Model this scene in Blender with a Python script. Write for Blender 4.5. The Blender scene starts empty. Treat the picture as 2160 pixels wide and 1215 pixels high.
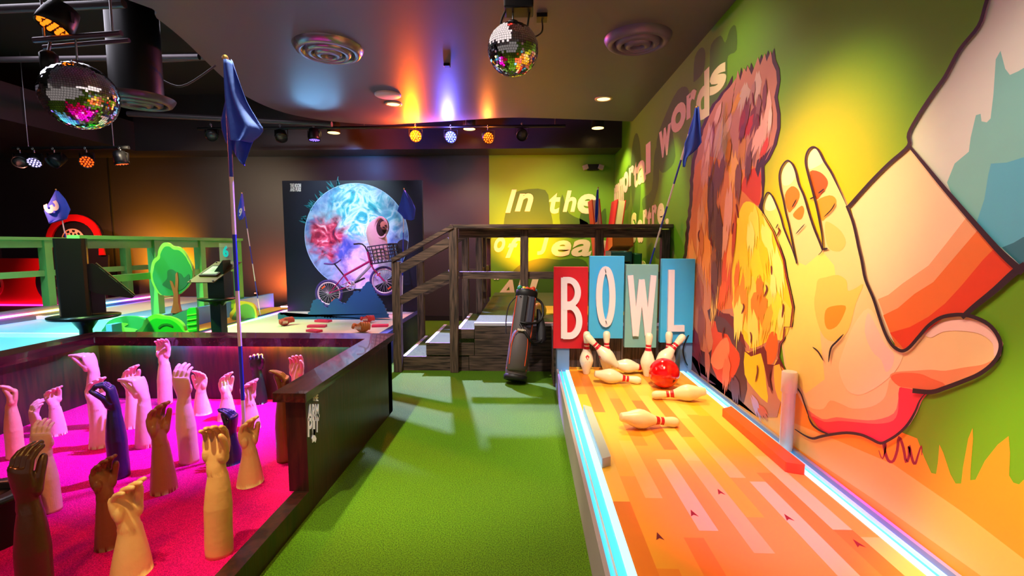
import bpy, math, random
from mathutils import Vector, Matrix
random.seed(7)
S = bpy.context.scene
C = S.collection
R = math.radians

# ------------------------------------------------------------------ camera
F = 1000.0; CX, CY = 1080.0, 607.5          # focal length and centre in pixels of the 2160 x 1215 frame
H = 1.35
cam_d = bpy.data.cameras.new('camera'); cam = bpy.data.objects.new('camera', cam_d); C.objects.link(cam)
cam_d.sensor_width = 36; cam_d.lens = 36 * F / 2160; cam_d.clip_start = 0.02; cam_d.clip_end = 100
PITCH = math.atan(0.0922); YAW = math.atan(0.0319)
cam.location = (0, 0, H)
cam.rotation_euler = (math.pi / 2 - PITCH, 0, YAW)
S.camera = cam
CM = cam.rotation_euler.to_matrix()

# ------------------------------------------------------------------ view and world
S.view_settings.view_transform = 'Standard'; S.view_settings.look = 'None'
S.view_settings.gamma = 1; S.view_settings.use_curve_mapping = False
S.view_settings.exposure = 0.45
w = bpy.data.worlds.new('room_ambience'); S.world = w; w.use_nodes = True
w.node_tree.nodes['Background'].inputs[0].default_value = (0.85, 0.72, 0.66, 1)
w.node_tree.nodes['Background'].inputs[1].default_value = 0.20
S.cycles.max_bounces = 6
S.cycles.use_denoising = True
S.cycles.sample_clamp_indirect = 6

def spot(name, loc, target, color, watts, angle=50, blend=0.6, radius=0.06):
    d = bpy.data.lights.new(name, 'SPOT'); d.energy = watts; d.color = color
    d.spot_size = R(angle); d.spot_blend = blend; d.shadow_soft_size = radius
    o = bpy.data.objects.new(name, d); C.objects.link(o); o.location = loc
    o.rotation_euler = (Vector(target) - Vector(loc)).to_track_quat('-Z', 'Y').to_euler()
    return o
def point(name, loc, color, watts, radius=0.05):
    d = bpy.data.lights.new(name, 'POINT'); d.energy = watts; d.color = color; d.shadow_soft_size = radius
    o = bpy.data.objects.new(name, d); C.objects.link(o); o.location = loc
    return o
def area(name, loc, target, color, watts, sx, sy):
    d = bpy.data.lights.new(name, 'AREA'); d.energy = watts; d.color = color; d.shape = 'RECTANGLE'; d.size = sx; d.size_y = sy
    o = bpy.data.objects.new(name, d); C.objects.link(o); o.location = loc
    o.rotation_euler = (Vector(target) - Vector(loc)).to_track_quat('-Z', 'Y').to_euler()
    return o

# stage lights of the room, plus a few lights added as fill
spot('pit_violet_light', (-1.0, 3.3, 3.05), (-2.55, 3.2, 0.1), (0.34, 0.12, 1.0), 1900, 50, .9, .05)
spot('pit_red_light', (-4.8, 3.0, 2.6), (-1.9, 2.3, 0.1), (1.0, 0.18, 0.04), 110, 75, .6, .05)
spot('pit_warm_light', (-1.0, 0.2, 2.95), (-1.7, 1.75, 0.1), (1.0, 0.50, 0.12), 120, 56, .9, .07)
spot('red_can_light', (-1.67, 6.8, 2.82), (-1.9, 2.5, 0.3), (1.0, 0.14, 0.02), 170, 60, .6, .06)
spot('blue_can_light', (-1.15, 6.85, 2.83), (-0.72, 4.55, 0.0), (0.40, 0.34, 1.0), 2400, 34, .25, .04)
spot('orange_can_light', (-0.58, 6.85, 2.80), (0.2, 2.8, 0.0), (1.0, 0.30, 0.05), 50, 60, .8, .06)
point('red_can_glow', (-1.66, 6.93, 2.93), (1.0, 0.12, 0.0), 130, .05)
point('blue_can_glow', (-1.14, 6.93, 2.93), (0.14, 0.14, 1.0), 60, .05)
point('orange_can_glow', (-0.57, 6.93, 2.92), (1.0, 0.22, 0.02), 14, .05)
spot('moon_light', (-2.75, 5.5, 3.0), (-2.6, 6.85, 1.75), (0.62, 0.84, 1.0), 150, 64, .8, .05)
spot('moon_low_light', (-2.0, 4.4, 2.9), (-2.5, 6.85, 0.7), (0.72, 0.36, 1.0), 300, 40, .8, .05)
spot('violet_can_glow', (-2.75, 6.3, 2.86), (-2.7, 5.2, 3.13), (0.20, 0.55, 1.0), 15, 130, 1.0, .32)
spot('mural_yellow_light', (-0.7, 1.9, 2.95), (1.49, 2.45, 1.6), (1.0, 0.85, 0.35), 270, 32, 1.0, .06)
spot('mural_warm_light', (0.1, 3.0, 3.0), (1.49, 2.7, 0.9), (1.0, 0.78, 0.42), 105, 75, 1.0, .06)
spot('mural_low_light', (0.5, 1.2, 2.9), (1.6, 1.5, 1.0), (1.0, 0.85, 0.65), 80, 50, 1.0, .06)
spot('corner_light', (0.2, 1.0, 2.95), (1.49, 1.40, 0.39), (1.0, 0.95, 0.6), 420, 18, 1.0, .06)
spot('mural_far_light', (1.05, 6.3, 2.95), (1.49, 6.5, 1.5), (1.0, 0.95, 0.25), 120, 40, .5, .05)
spot('mural_mid_light', (0.85, 5.0, 3.0), (1.49, 5.0, 1.6), (1.0, 0.98, 0.45), 60, 50, .8, .05)
spot('mural_words_light', (0.5, 3.6, 3.0), (1.49, 3.6, 2.2), (1.0, 0.9, 0.6), 28, 90, .9, .05)
spot('green_wall_light', (-0.02, 7.25, .9), (-0.02, 8.3, 1.62), (1.0, 0.24, 0.0), 420, 82, 1.0, .05)
spot('green_wall_top_light', (0.4, 6.3, 3.0), (0.5, 8.3, 1.7), (0.9, 0.9, 0.45), 70, 60, .9, .05)
spot('lane_back_light', (0.93, 5.0, 3.0), (0.85, 3.7, 0.2), (1.0, 0.84, 0.36), 230, 46, .8, .05)
spot('lane_warm_light', (0.6, 2.2, 3.05), (0.85, 3.5, 0.2), (1.0, 0.82, 0.34), 210, 46, .9, .07)
spot('lane_pink_light', (0.85, 1.3, 2.95), (1.06, 1.98, 0.2), (1.0, 0.04, 0.85), 900, 26, 1.0, .07)
spot('lane_white_light', (0.1, 0.8, 3.0), (0.7, 1.9, 0.2), (1.0, 0.60, 0.30), 30, 58, 1.0, .07)
spot('sign_light', (0.5, 1.8, 2.9), (0.85, 4.2, 0.75), (1.0, 0.93, 0.92), 210, 30, .8, .05)
spot('aisle_light', (-1.62, 2.6, 3.05), (-0.62, 3.0, 0.0), (1.0, 0.95, 0.40), 430, 44, .7, .04)
spot('aisle_near_light', (-1.45, 1.1, 3.0), (-0.5, 1.75, 0.0), (1.0, 0.95, 0.40), 260, 42, .7, .04)
spot('pit_sign_fill', (0.1, 1.9, 2.9), (-1.09, 2.38, 0.42), (0.95, 0.9, 1.0), 150, 9, .8, .04)  # spot added only to brighten the white lettering, no lamp faces it
spot('stair_light', (-1.2, 3.3, 3.05), (-0.5, 5.2, 0.4), (0.95, 0.85, 0.70), 230, 58, .9, .05)
spot('turf_green_light', (-4.0, 3.6, 2.9), (-3.8, 5.0, 0.6), (0.45, 1.0, 0.25), 600, 56, .8, .06)
spot('course_blue_light', (-4.9, 3.0, 2.8), (-4.9, 4.4, 0.5), (0.30, 0.80, 1.0), 300, 66, .8, .06)
spot('rail_amber_light', (-5.2, 7.4, 2.8), (-5.0, 5.6, 0.9), (1.0, 0.6, 0.15), 160, 70, .8, .06)
spot('car_red_light', (-6.6, 5.4, 2.6), (-6.9, 7.5, 0.7), (1.0, 0.30, 0.20), 420, 60, .7, .06)
spot('wall_amber_light', (-6.4, 7.75, 0.85), (-6.5, 8.3, 1.15), (1.0, 0.36, 0.0), 520, 120, 1.0, .05)
spot('wall_far_wash_light', (-5.0, 5.8, 2.6), (-5.0, 8.3, 1.7), (1.0, 0.80, 0.50), 150, 74, 1.0, .06)
spot('wall_moon_wash_light', (-1.2, 6.0, 2.6), (-1.0, 8.3, 1.7), (0.8, 0.75, 1.0), 40, 74, 1.0, .06)
spot('wall_moon_top_wash', (-2.8, 7.5, 2.8), (-2.9, 8.3, 2.5), (0.1, 0.35, 1.0), 26, 110, 1.0, .08)
spot('wall_red_light', (-4.4, 7.75, 0.6), (-4.45, 8.3, 0.85), (1.0, 0.16, 0.02), 120, 110, 1.0, .05)
spot('moon_deck_light', (-2.3, 4.6, 3.0), (-2.6, 5.8, 0.36), (1.0, 0.85, 0.9), 55, 50, .9, .05)
area('ceiling_fill_light', (-0.8, 2.4, 3.05), (-0.8, 2.4, 0), (1.0, 0.86, 0.8), 8, 1.2, 2.5)  # soft panel added under the ceiling as general fill
area('ceiling_fill_light', (-4.6, 4.2, 3.60), (-4.6, 4.2, 0), (0.9, 0.85, 1.0), 40, 2.0, 2.0)  # second added fill panel, over the left courses

# ------------------------------------------------------------------ helpers
def ray(px, py):
    d = CM @ Vector(((px - CX) / F, -(py - CY) / F, -1.0)); return d
def onY(px, py, Y):
    d = ray(px, py); t = Y / d.y; return Vector((d.x * t, Y, H + d.z * t))
def onX(px, py, X):
    d = ray(px, py); t = X / d.x; return Vector((X, d.y * t, H + d.z * t))
def onZ(px, py, Z):
    d = ray(px, py); t = (Z - H) / d.z; return Vector((d.x * t, d.y * t, Z))

def lin(c):
    return tuple(((v / 255) / 12.92 if v / 255 <= 0.04045 else ((v / 255 + 0.055) / 1.055) ** 2.4) for v in c)
MATS = {}
def mat(name, rgb=(200, 200, 200), rough=0.6, metal=0.0, emit=0.0, bump=0.0, bscale=80, var=0.0, vscale=12, coat=0.0, ecol=None, spec=0.5):
    if name in MATS: return MATS[name]
    m = bpy.data.materials.new(name); m.use_nodes = True; n = m.node_tree.nodes; l = m.node_tree.links
    b = n['Principled BSDF']; c = lin(rgb)
    b.inputs['Base Color'].default_value = (*c, 1); b.inputs['Roughness'].default_value = rough
    b.inputs['Metallic'].default_value = metal; b.inputs['Coat Weight'].default_value = coat
    b.inputs['Specular IOR Level'].default_value = spec
    if emit:
        b.inputs['Emission Color'].default_value = (*lin(ecol or rgb), 1); b.inputs['Emission Strength'].default_value = emit
    tc = n.new('ShaderNodeTexCoord')
    ns = n.new('ShaderNodeTexNoise'); ns.inputs['Scale'].default_value = vscale; ns.inputs['Detail'].default_value = 4
    l.new(tc.outputs['Object'], ns.inputs['Vector'])
    mx = n.new('ShaderNodeMix'); mx.data_type = 'RGBA'; v = max(var, 0.03)
    mx.inputs[6].default_value = (*[x * (1 - v) for x in c], 1); mx.inputs[7].default_value = (*[min(1, x * (1 + v)) for x in c], 1)
    fac = ns.outputs['Fac']
    if var >= .35:
        ct = n.new('ShaderNodeMapRange'); ct.inputs[1].default_value = .36; ct.inputs[2].default_value = .64; l.new(fac, ct.inputs[0]); fac = ct.outputs[0]
    l.new(fac, mx.inputs[0]); l.new(mx.outputs[2], b.inputs['Base Color'])
    if bump:
        n2 = n.new('ShaderNodeTexNoise'); n2.inputs['Scale'].default_value = bscale; n2.inputs['Detail'].default_value = 3
        l.new(tc.outputs['Object'], n2.inputs['Vector'])
        bp = n.new('ShaderNodeBump'); bp.inputs['Strength'].default_value = bump; bp.inputs['Distance'].default_value = 0.01
        l.new(n2.outputs['Fac'], bp.inputs['Height']); l.new(bp.outputs['Normal'], b.inputs['Normal'])
    MATS[name] = m; return m
def paint(rgb, rough=0.55):
    return mat('paint_%02x%02x%02x' % tuple(rgb), rgb, rough, var=0.02)

class MB:
    def __init__(s): s.v = []; s.f = []; s.m = []; s.sm = []
    def add(s, vs, fs, mi=0, smooth=False):
        o = len(s.v); s.v += [tuple(v) for v in vs]
        for f in fs: s.f.append([i + o for i in f]); s.m.append(mi); s.sm.append(smooth)
        return s
    def box(s, a, b, mi=0, M=None):
        x0, x1 = sorted((a[0], b[0])); y0, y1 = sorted((a[1], b[1])); z0, z1 = sorted((a[2], b[2]))
        vs = [Vector(p) for p in ((x0,y0,z0),(x1,y0,z0),(x1,y1,z0),(x0,y1,z0),(x0,y0,z1),(x1,y0,z1),(x1,y1,z1),(x0,y1,z1))]
        if M is not None: vs = [M @ v for v in vs]
        return s.add(vs, [(0,3,2,1),(4,5,6,7),(0,1,5,4),(1,2,6,5),(2,3,7,6),(3,0,4,7)], mi)
    def beam(s, p, q, wx, wz, mi=0, up=(0,0,1)):
        p = Vector(p); q = Vector(q); d = (q - p).normalized(); up = Vector(up)
        if abs(d.dot(up)) > 0.98: up = Vector((0,1,0))
        sd = d.cross(up).normalized() * wx / 2; u = sd.cross(d).normalized() * wz / 2
        vs = []
        for c in (p, q): vs += [c - sd - u, c + sd - u, c + sd + u, c - sd + u]
        return s.add(vs, [(0,3,2,1),(4,5,6,7),(0,1,5,4),(1,2,6,5),(2,3,7,6),(3,0,4,7)], mi)
    def loft(s, rings, mi=0, smooth=True, cap=True, closed=False):
        n = len(rings[0]); vs = [v for r in rings for v in r]; fs = []
        k = len(rings)
        for i in range(k if closed else k - 1):
            for j in range(n):
                a = i * n + j; b = i * n + (j + 1) % n; i2 = (i + 1) % k
                fs.append((a, b, i2 * n + (j + 1) % n, i2 * n + j))
        s.add(vs, fs, mi, smooth)
        if cap and not closed:
            s.add(rings[0], [tuple(reversed(range(n)))], mi); s.add(rings[-1], [tuple(range(n))], mi)
        return s
    def tube(s, pts, rad, n=10, mi=0, closed=False, cap=True):
        pts = [Vector(p) for p in pts]; k = len(pts)
        rad = rad if isinstance(rad, (list, tuple)) else [rad] * k
        rings = []; prev = None
        for i in range(k):
            if closed: t = pts[(i + 1) % k] - pts[i - 1]
            else: t = pts[min(i + 1, k - 1)] - pts[max(i - 1, 0)]
            t.normalize()
            if prev is None:
                a = Vector((0,0,1)) if abs(t.z) < .9 else Vector((1,0,0)); u = t.cross(a).normalized()
            else: u = (prev - t * prev.dot(t)).normalized()
            prev = u; vv = t.cross(u)
            rings.append([pts[i] + (u * math.cos(2*math.pi*j/n) + vv * math.sin(2*math.pi*j/n)) * rad[i] for j in range(n)])
        return s.loft(rings, mi, True, cap, closed)
    def lathe(s, prof, n=24, mi=0, M=None, smooth=True, mf=None):
        rings = []
        for r, z in prof:
            rg = [Vector((r * math.cos(2*math.pi*j/n), r * math.sin(2*math.pi*j/n), z)) for j in range(n)]
            if M is not None: rg = [M @ v for v in rg]
            rings.append(rg)
        vs = [v for r in rings for v in r]; o = len(s.v); s.v += [tuple(v) for v in vs]
        for i in range(len(rings) - 1):
            for j in range(n):
                s.f.append([o + i*n + j, o + i*n + (j+1) % n, o + (i+1)*n + (j+1) % n, o + (i+1)*n + j])
                s.m.append(mf(i) if mf else mi); s.sm.append(smooth)
        s.add(rings[0], [tuple(reversed(range(n)))], mf(0) if mf else mi); s.add(rings[-1], [tuple(range(n))], mf(len(prof) - 2) if mf else mi)
        return s
    def prism(s, pts, d, mi=0, mside=None):
        """pts: planar polygon (3D); extruded by vector d"""
        pts = [Vector(p) for p in pts]; d = Vector(d); n = len(pts)
        nrm = Vector((0,0,0))
        for i in range(n): nrm += pts[i].cross(pts[(i+1) % n])
        if nrm.dot(d) > 0: pts.reverse()
        top = [p + d for p in pts]
        s.add(pts, [tuple(range(n))], mi); s.add(top, [tuple(reversed(range(n)))], mi)
        s.add(pts + top, [(i, i + n, (i+1) % n + n, (i+1) % n) for i in range(n)], mi if mside is None else mside)
        return s
    def sphere(s, c, r, n=16, m=10, mi=0, sc=(1,1,1), M=None):
        prof = [(max(1e-4, r * math.sin(math.pi*i/m)), -r * math.cos(math.pi*i/m)) for i in range(m + 1)]
        T = Matrix.Translation(c) @ (M or Matrix.Identity(4)) @ Matrix.Diagonal((*sc, 1))
        return s.lathe(prof, n, mi, T)
    def mesh(s, name, mats):
        me = bpy.data.meshes.new(name); me.from_pydata(s.v, [], s.f)
        for m in (mats if isinstance(mats, (list, tuple)) else [mats]): me.materials.append(m)
        me.polygons.foreach_set('material_index', s.m); me.polygons.foreach_set('use_smooth', s.sm); me.update()
        return me
    def build(s, name, mats, parent=None, loc=None, bevel=0):
        o = bpy.data.objects.new(name, s.mesh(name, mats)); C.objects.link(o)
        if loc is not None: o.location = loc
        if parent is not None: o.parent = parent
        if bevel:
            b = o.modifiers.new('bevel', 'BEVEL'); b.width = bevel; b.segments = 2; b.limit_method = 'ANGLE'
        return o
def tag(o, label, cat, group=None):
    o['label'] = label; o['category'] = cat
    if group: o['group'] = group
    return o
def thing(name, label, cat, loc=(0,0,0), rot=(0,0,0), group=None):
    o = bpy.data.objects.new(name, None); C.objects.link(o); o.location = loc; o.rotation_euler = rot; o.empty_display_size = .05
    return tag(o, label, cat, group)
def struct(o): o['kind'] = 'structure'; return o
def T(x, y, z): return Matrix.Translation((x, y, z))
def Rx(a): return Matrix.Rotation(R(a), 4, 'X')
def Ry(a): return Matrix.Rotation(R(a), 4, 'Y')
def Rz(a): return Matrix.Rotation(R(a), 4, 'Z')
def smooth_pts(p, k=4, closed=True):
    n = len(p); out = []
    rng = range(n) if closed else range(n - 1)
    for i in rng:
        if closed: a, b, c, d = p[i-1], p[i], p[(i+1) % n], p[(i+2) % n]
        else: a, b, c, d = p[max(i-1,0)], p[i], p[i+1], p[min(i+2,n-1)]
        for j in range(k):
            t = j / k
            out.append(tuple(0.5*((2*b[q])+(-a[q]+c[q])*t+(2*a[q]-5*b[q]+4*c[q]-d[q])*t*t+(-a[q]+3*b[q]-3*c[q]+d[q])*t**3) for q in range(len(b))))
    if not closed: out.append(tuple(p[-1]))
    return out
def ribbon2d(pts, w, taper=True):
    """polygon around a stroke, pixel space; w may be a number or a list"""
    n = len(pts); L = []; Rr = []
    for i in range(n):
        a = pts[max(i-1,0)]; b = pts[min(i+1,n-1)]; dx, dy = b[0]-a[0], b[1]-a[1]; q = math.hypot(dx, dy) or 1
        ww = (w if not isinstance(w, (list, tuple)) else w[0] + (w[1]-w[0]) * i / (n-1)) / 2
        if taper: ww *= min(1, 0.25 + 4 * min(i, n-1-i) / n)
        L.append((pts[i][0] - dy/q*ww, pts[i][1] + dx/q*ww)); Rr.append((pts[i][0] + dy/q*ww, pts[i][1] - dx/q*ww))
    return L, Rr

# glyphs of the built-in font
_gl = {}
def glyph(txt, bold=0.02, shear=0.0, extr=0.5):
    k = (txt, bold, shear)
    if k in _gl: return _gl[k]
    cu = bpy.data.curves.new('g', 'FONT'); cu.body = txt; cu.offset = bold; cu.extrude = extr; cu.shear = shear; cu.resolution_u = 4
    o = bpy.data.objects.new('g', cu); C.objects.link(o)
    dg = bpy.context.evaluated_depsgraph_get(); me = bpy.data.meshes.new_from_object(o.evaluated_get(dg))
    vs = [tuple(v.co) for v in me.vertices]; fs = [tuple(p.vertices) for p in me.polygons]
    bpy.data.objects.remove(o); bpy.data.curves.remove(cu); bpy.data.meshes.remove(me)
    x0 = min(v[0] for v in vs); x1 = max(v[0] for v in vs); y0 = min(v[1] for v in vs); y1 = max(v[1] for v in vs)
    vs = [((v[0]-x0)/(x1-x0), (v[1]-y0)/(y1-y0), v[2] + extr) for v in vs]
    _gl[k] = (vs, fs); return _gl[k]
def put_text(mb, txt, quad, thick, mi=0, bold=0.02, shear=0.0):
    """quad: bl, br, tr, tl seen from the front"""
    vs, fs = glyph(txt, bold, shear); bl, br, tr, tl = [Vector(q) for q in quad]
    nrm = (br - bl).cross(tl - bl).normalized()
    mb.add([(bl*(1-u)+br*u)*(1-v) + (tl*(1-u)+tr*u)*v + nrm * (t * thick) for u, v, t in vs], fs, mi)

# ------------------------------------------------------------------ common materials
XR, YB, HC = 1.49, 8.3, 3.09
black = mat('black_metal', (14, 14, 16), .38, .3, var=.1)
blackm = mat('black_matt', (10, 10, 12), .8)
steel = mat('brushed_steel', (150, 150, 155), .28, 1.0)
white = mat('white_paint', (238, 236, 232), .45)
grn = mat('green_wall_paint', (100, 158, 6), .6, var=.04, vscale=2)
turf = mat('green_turf', (80, 124, 8), .7, bump=1.0, bscale=200, var=.5, vscale=160, spec=.22)
dkwood = mat('dark_stained_wood', (42, 14, 12), .35, var=.35, vscale=9, coat=.3)

# ------------------------------------------------------------------ the setting
struct(MB().box((-9.5, -1.2, -.1), (XR, YB + .1, 0)).build('floor', turf))
gw = mat('grey_wall_paint', (52, 46, 50), .5, var=.05)
struct(MB().box((-9.5, YB, 0), (-.66, YB + .12, 3.9)).build('wall_back_grey', gw))
struct(MB().box((-.66, YB - .01, 0), (XR, YB + .12, 3.9)).build('wall_back_green', grn))
struct(MB().box((-9.6, -1.2, 0), (-9.5, YB + .1, 3.9)).build('wall_left', gw))
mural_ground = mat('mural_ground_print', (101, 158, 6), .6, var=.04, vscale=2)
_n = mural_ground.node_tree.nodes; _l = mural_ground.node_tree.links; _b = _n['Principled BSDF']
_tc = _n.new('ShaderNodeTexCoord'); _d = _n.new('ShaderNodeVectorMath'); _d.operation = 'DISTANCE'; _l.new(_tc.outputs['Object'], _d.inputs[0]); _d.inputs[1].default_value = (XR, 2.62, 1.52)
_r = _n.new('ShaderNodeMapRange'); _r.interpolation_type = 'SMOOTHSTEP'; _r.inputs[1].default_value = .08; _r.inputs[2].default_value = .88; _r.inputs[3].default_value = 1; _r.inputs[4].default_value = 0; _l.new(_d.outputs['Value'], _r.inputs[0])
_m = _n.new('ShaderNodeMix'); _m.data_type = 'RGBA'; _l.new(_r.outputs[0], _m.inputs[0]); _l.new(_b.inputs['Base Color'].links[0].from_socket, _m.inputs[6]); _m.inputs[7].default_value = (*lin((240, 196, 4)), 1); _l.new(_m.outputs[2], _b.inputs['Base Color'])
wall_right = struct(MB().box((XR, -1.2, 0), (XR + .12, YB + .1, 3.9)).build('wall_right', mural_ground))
struct(MB().box((-9.5, -1.2, 3.75), (XR, YB, 3.85)).build('ceiling_upper', blackm))
struct(MB().box((-9.5, YB - .03, 0), (-.7, YB, .09)).build('baseboard_back', blackm))
beam_m = mat('soffit_paint', (50, 44, 48), .3, var=.05)
struct(MB().box((-6.4, 7.72, 2.87), (XR, YB, 3.75)).build('trim_1', beam_m))
struct(MB().box((-9.5, -1.2, 2.87), (-6.4, YB, 3.33)).build('trim_2', beam_m))
# seam batten on the grey wall
a = onY(240, 500, YB - .012)
struct(MB().box((a.x - .012, YB - .012, 0), (a.x + .012, YB, 2.87)).build('trim_3', blackm))
# lowered ceiling with a curved edge
ceil_m = mat('satin_ceiling', (84, 76, 86), .46, var=.05, vscale=3, bump=.05, bscale=6, spec=.8)
edge = [(270,0),(330,38),(385,82),(430,125),(470,163),(520,204),(600,238),(700,256),(800,263),(870,260),(1000,252),(1080,248),(1200,251),(1325,256)]
pts = [onZ(x, y, HC) for x, y in edge]
pts = [(-5.6,-1.2,HC),(-4.9,.8,HC),(-3.9,2.3,HC)] + [tuple(p) for p in pts]
pts = smooth_pts(pts, 4, False); pts = [(p[0], p[1], HC) for p in pts] + [(XR, pts[-1][1], HC), (XR, -1.2, HC)]
struct(MB().prism(pts, (0, 0, .22), 0, 1).build('ceiling', [ceil_m, blackm]))

# ------------------------------------------------------------------ mural on the right wall
NL = [0]
def layer(): NL[0] += 1; return XR - .0006 - .00006 * NL[0]
class Paint:
    def __init__(s): s.mb = MB(); s.mats = []
    def mi(s, c):
        m = paint(c)
        if m not in s.mats: s.mats.append(m)
        return s.mats.index(m)
    def world(s, yz, c, lay):
        xl = layer(); P = [Vector((xl, y, z)) for y, z in yz]
        A = sum(P[i].y * P[(i+1) % len(P)].z - P[(i+1) % len(P)].y * P[i].z for i in range(len(P)))
        if A > 0: P.reverse()
        s.mb.add(P, [tuple(range(len(P)))], s.mi(c))
    def poly(s, pts, c, lay, sm=0):
        if sm: pts = smooth_pts(pts, sm)
        yz = []
        for x, y in pts:
            p = onX(x, y, XR); yz.append((p.y, max(0.002, min(HC + .3, p.z))))
        s.world(yz, c, lay)
    def line(s, pts, w, c, lay, sm=4, taper=True):
        if sm: pts = smooth_pts(pts, sm, False)
        L, Rr = ribbon2d(pts, w, taper)
        xl = layer(); a = [onX(x, y, XR) for x, y in L]; b = [onX(x, y, XR) for x, y in Rr]; n = len(a)
        for p in a + b: p.x = xl
        for p in a + b: p.z = max(.002, p.z)
        s.mb.add(a + b, [(i, i+1, n+i+1, n+i) for i in range(n-1)], s.mi(c))
    def build(s, name): o = s.mb.build(name, s.mats, wall_right); return o
INK = (38, 12, 30)
# the orange ground with grass tufts
g = Paint()
gp = [(1935,925),(1950,965),(1965,998),(1975,1000),(1979,975),(1982,938),(1990,955),(2005,1000),(2016,1020),(2028,1020),(2032,985),(2043,925),(2052,903),(2053,925),(2048,985),(2047,1013),(2058,1012),(2078,972),(2105,938),(2128,920),(2131,955),(2129,1003),(2138,1018),(2150,1022),(2160,1012)]
yz = [(onX(x, y, XR).y, onX(x, y, XR).z) for x, y in gp]
yz = [(4.6, .55), (3.2, .58), (2.3, .57)] + yz + [(1.28, .72), (1.2, .66), (1.1, .8), (1.0, .62), (-1.2, .65), (-1.2, .002), (4.6, .002)]
g.world(yz, (255, 150, 30), 0)
yz2 = [(4.3,.30),(2.6,.36),(2.2,.42),(1.9,.46),(1.6,.44),(1.3,.40),(-1.2,.4),(-1.2,.28),(1.4,.27),(2.0,.26),(2.8,.22),(4.3,.2)]
g.world(yz2, (255, 176, 84), 1)
for pts_ in ([(1854,950),(1862,968),(1869,940),(1862,922),(1868,955),(1875,972),(1885,972),(1893,950),(1897,922),(1906,945),(1912,975),(1918,960),(1918,940),(1925,970),(1931,978),(1937,960),(1944,940),(1945,960)],):
    g.line(pts_, 6, (125, 10, 45), 3, 3)
g.build('painted_ground')

# big pointing hand
h = Paint()
hand = [(1624,407),(1632,416),(1642,436),(1650,458),(1656,480),(1665,503),(1675,528),(1684,556),(1679,530),(1669,482),(1661,450),(1655,420),(1649,395),(1647,370),(1652,352),(1663,339),(1673,344),(1681,360),(1688,388),(1699,413),(1710,450),(1720,480),(1731,507),(1739,527),(1738,500),(1733,470),(1727,440),(1718,405),(1708,368),(1703,345),(1704,328),(1710,315),(1720,310),(1730,317),(1742,340),(1756,362),(1766,382),(1778,407),(1792,438),(1801,462),(1808,487),(1815,520),(1822,550),(1830,590),(1847,630),(1860,670),(1872,703),(1885,726),(1898,737),(1911,740),(1925,731),(1945,708),(1965,686),(1990,672),(2020,665),(2050,668),(2085,680),(2106,700),(2117,725),(2112,750),(2095,772),(2070,790),(2040,803),(2000,818),(1975,826),(1958,830),(1945,846),(1935,870),(1920,895),(1900,915),(1880,928),(1862,935),(1840,925),(1820,917),(1790,913),(1755,917),(1735,910),(1712,882),(1690,845),(1668,800),(1655,770),(1648,720),(1640,640),(1630,560),(1618,500),(1611,455),(1613,430)]
h.poly(hand, (250, 205, 150), 2)
h.poly([(1624,409),(1640,436),(1655,482),(1682,552),(1700,560),(1735,530),(1760,560),(1770,640),(1730,700),(1740,800),(1700,830),(1660,780),(1650,700),(1630,560),(1613,455),(1615,430)], (250, 222, 120), 3)
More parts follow.
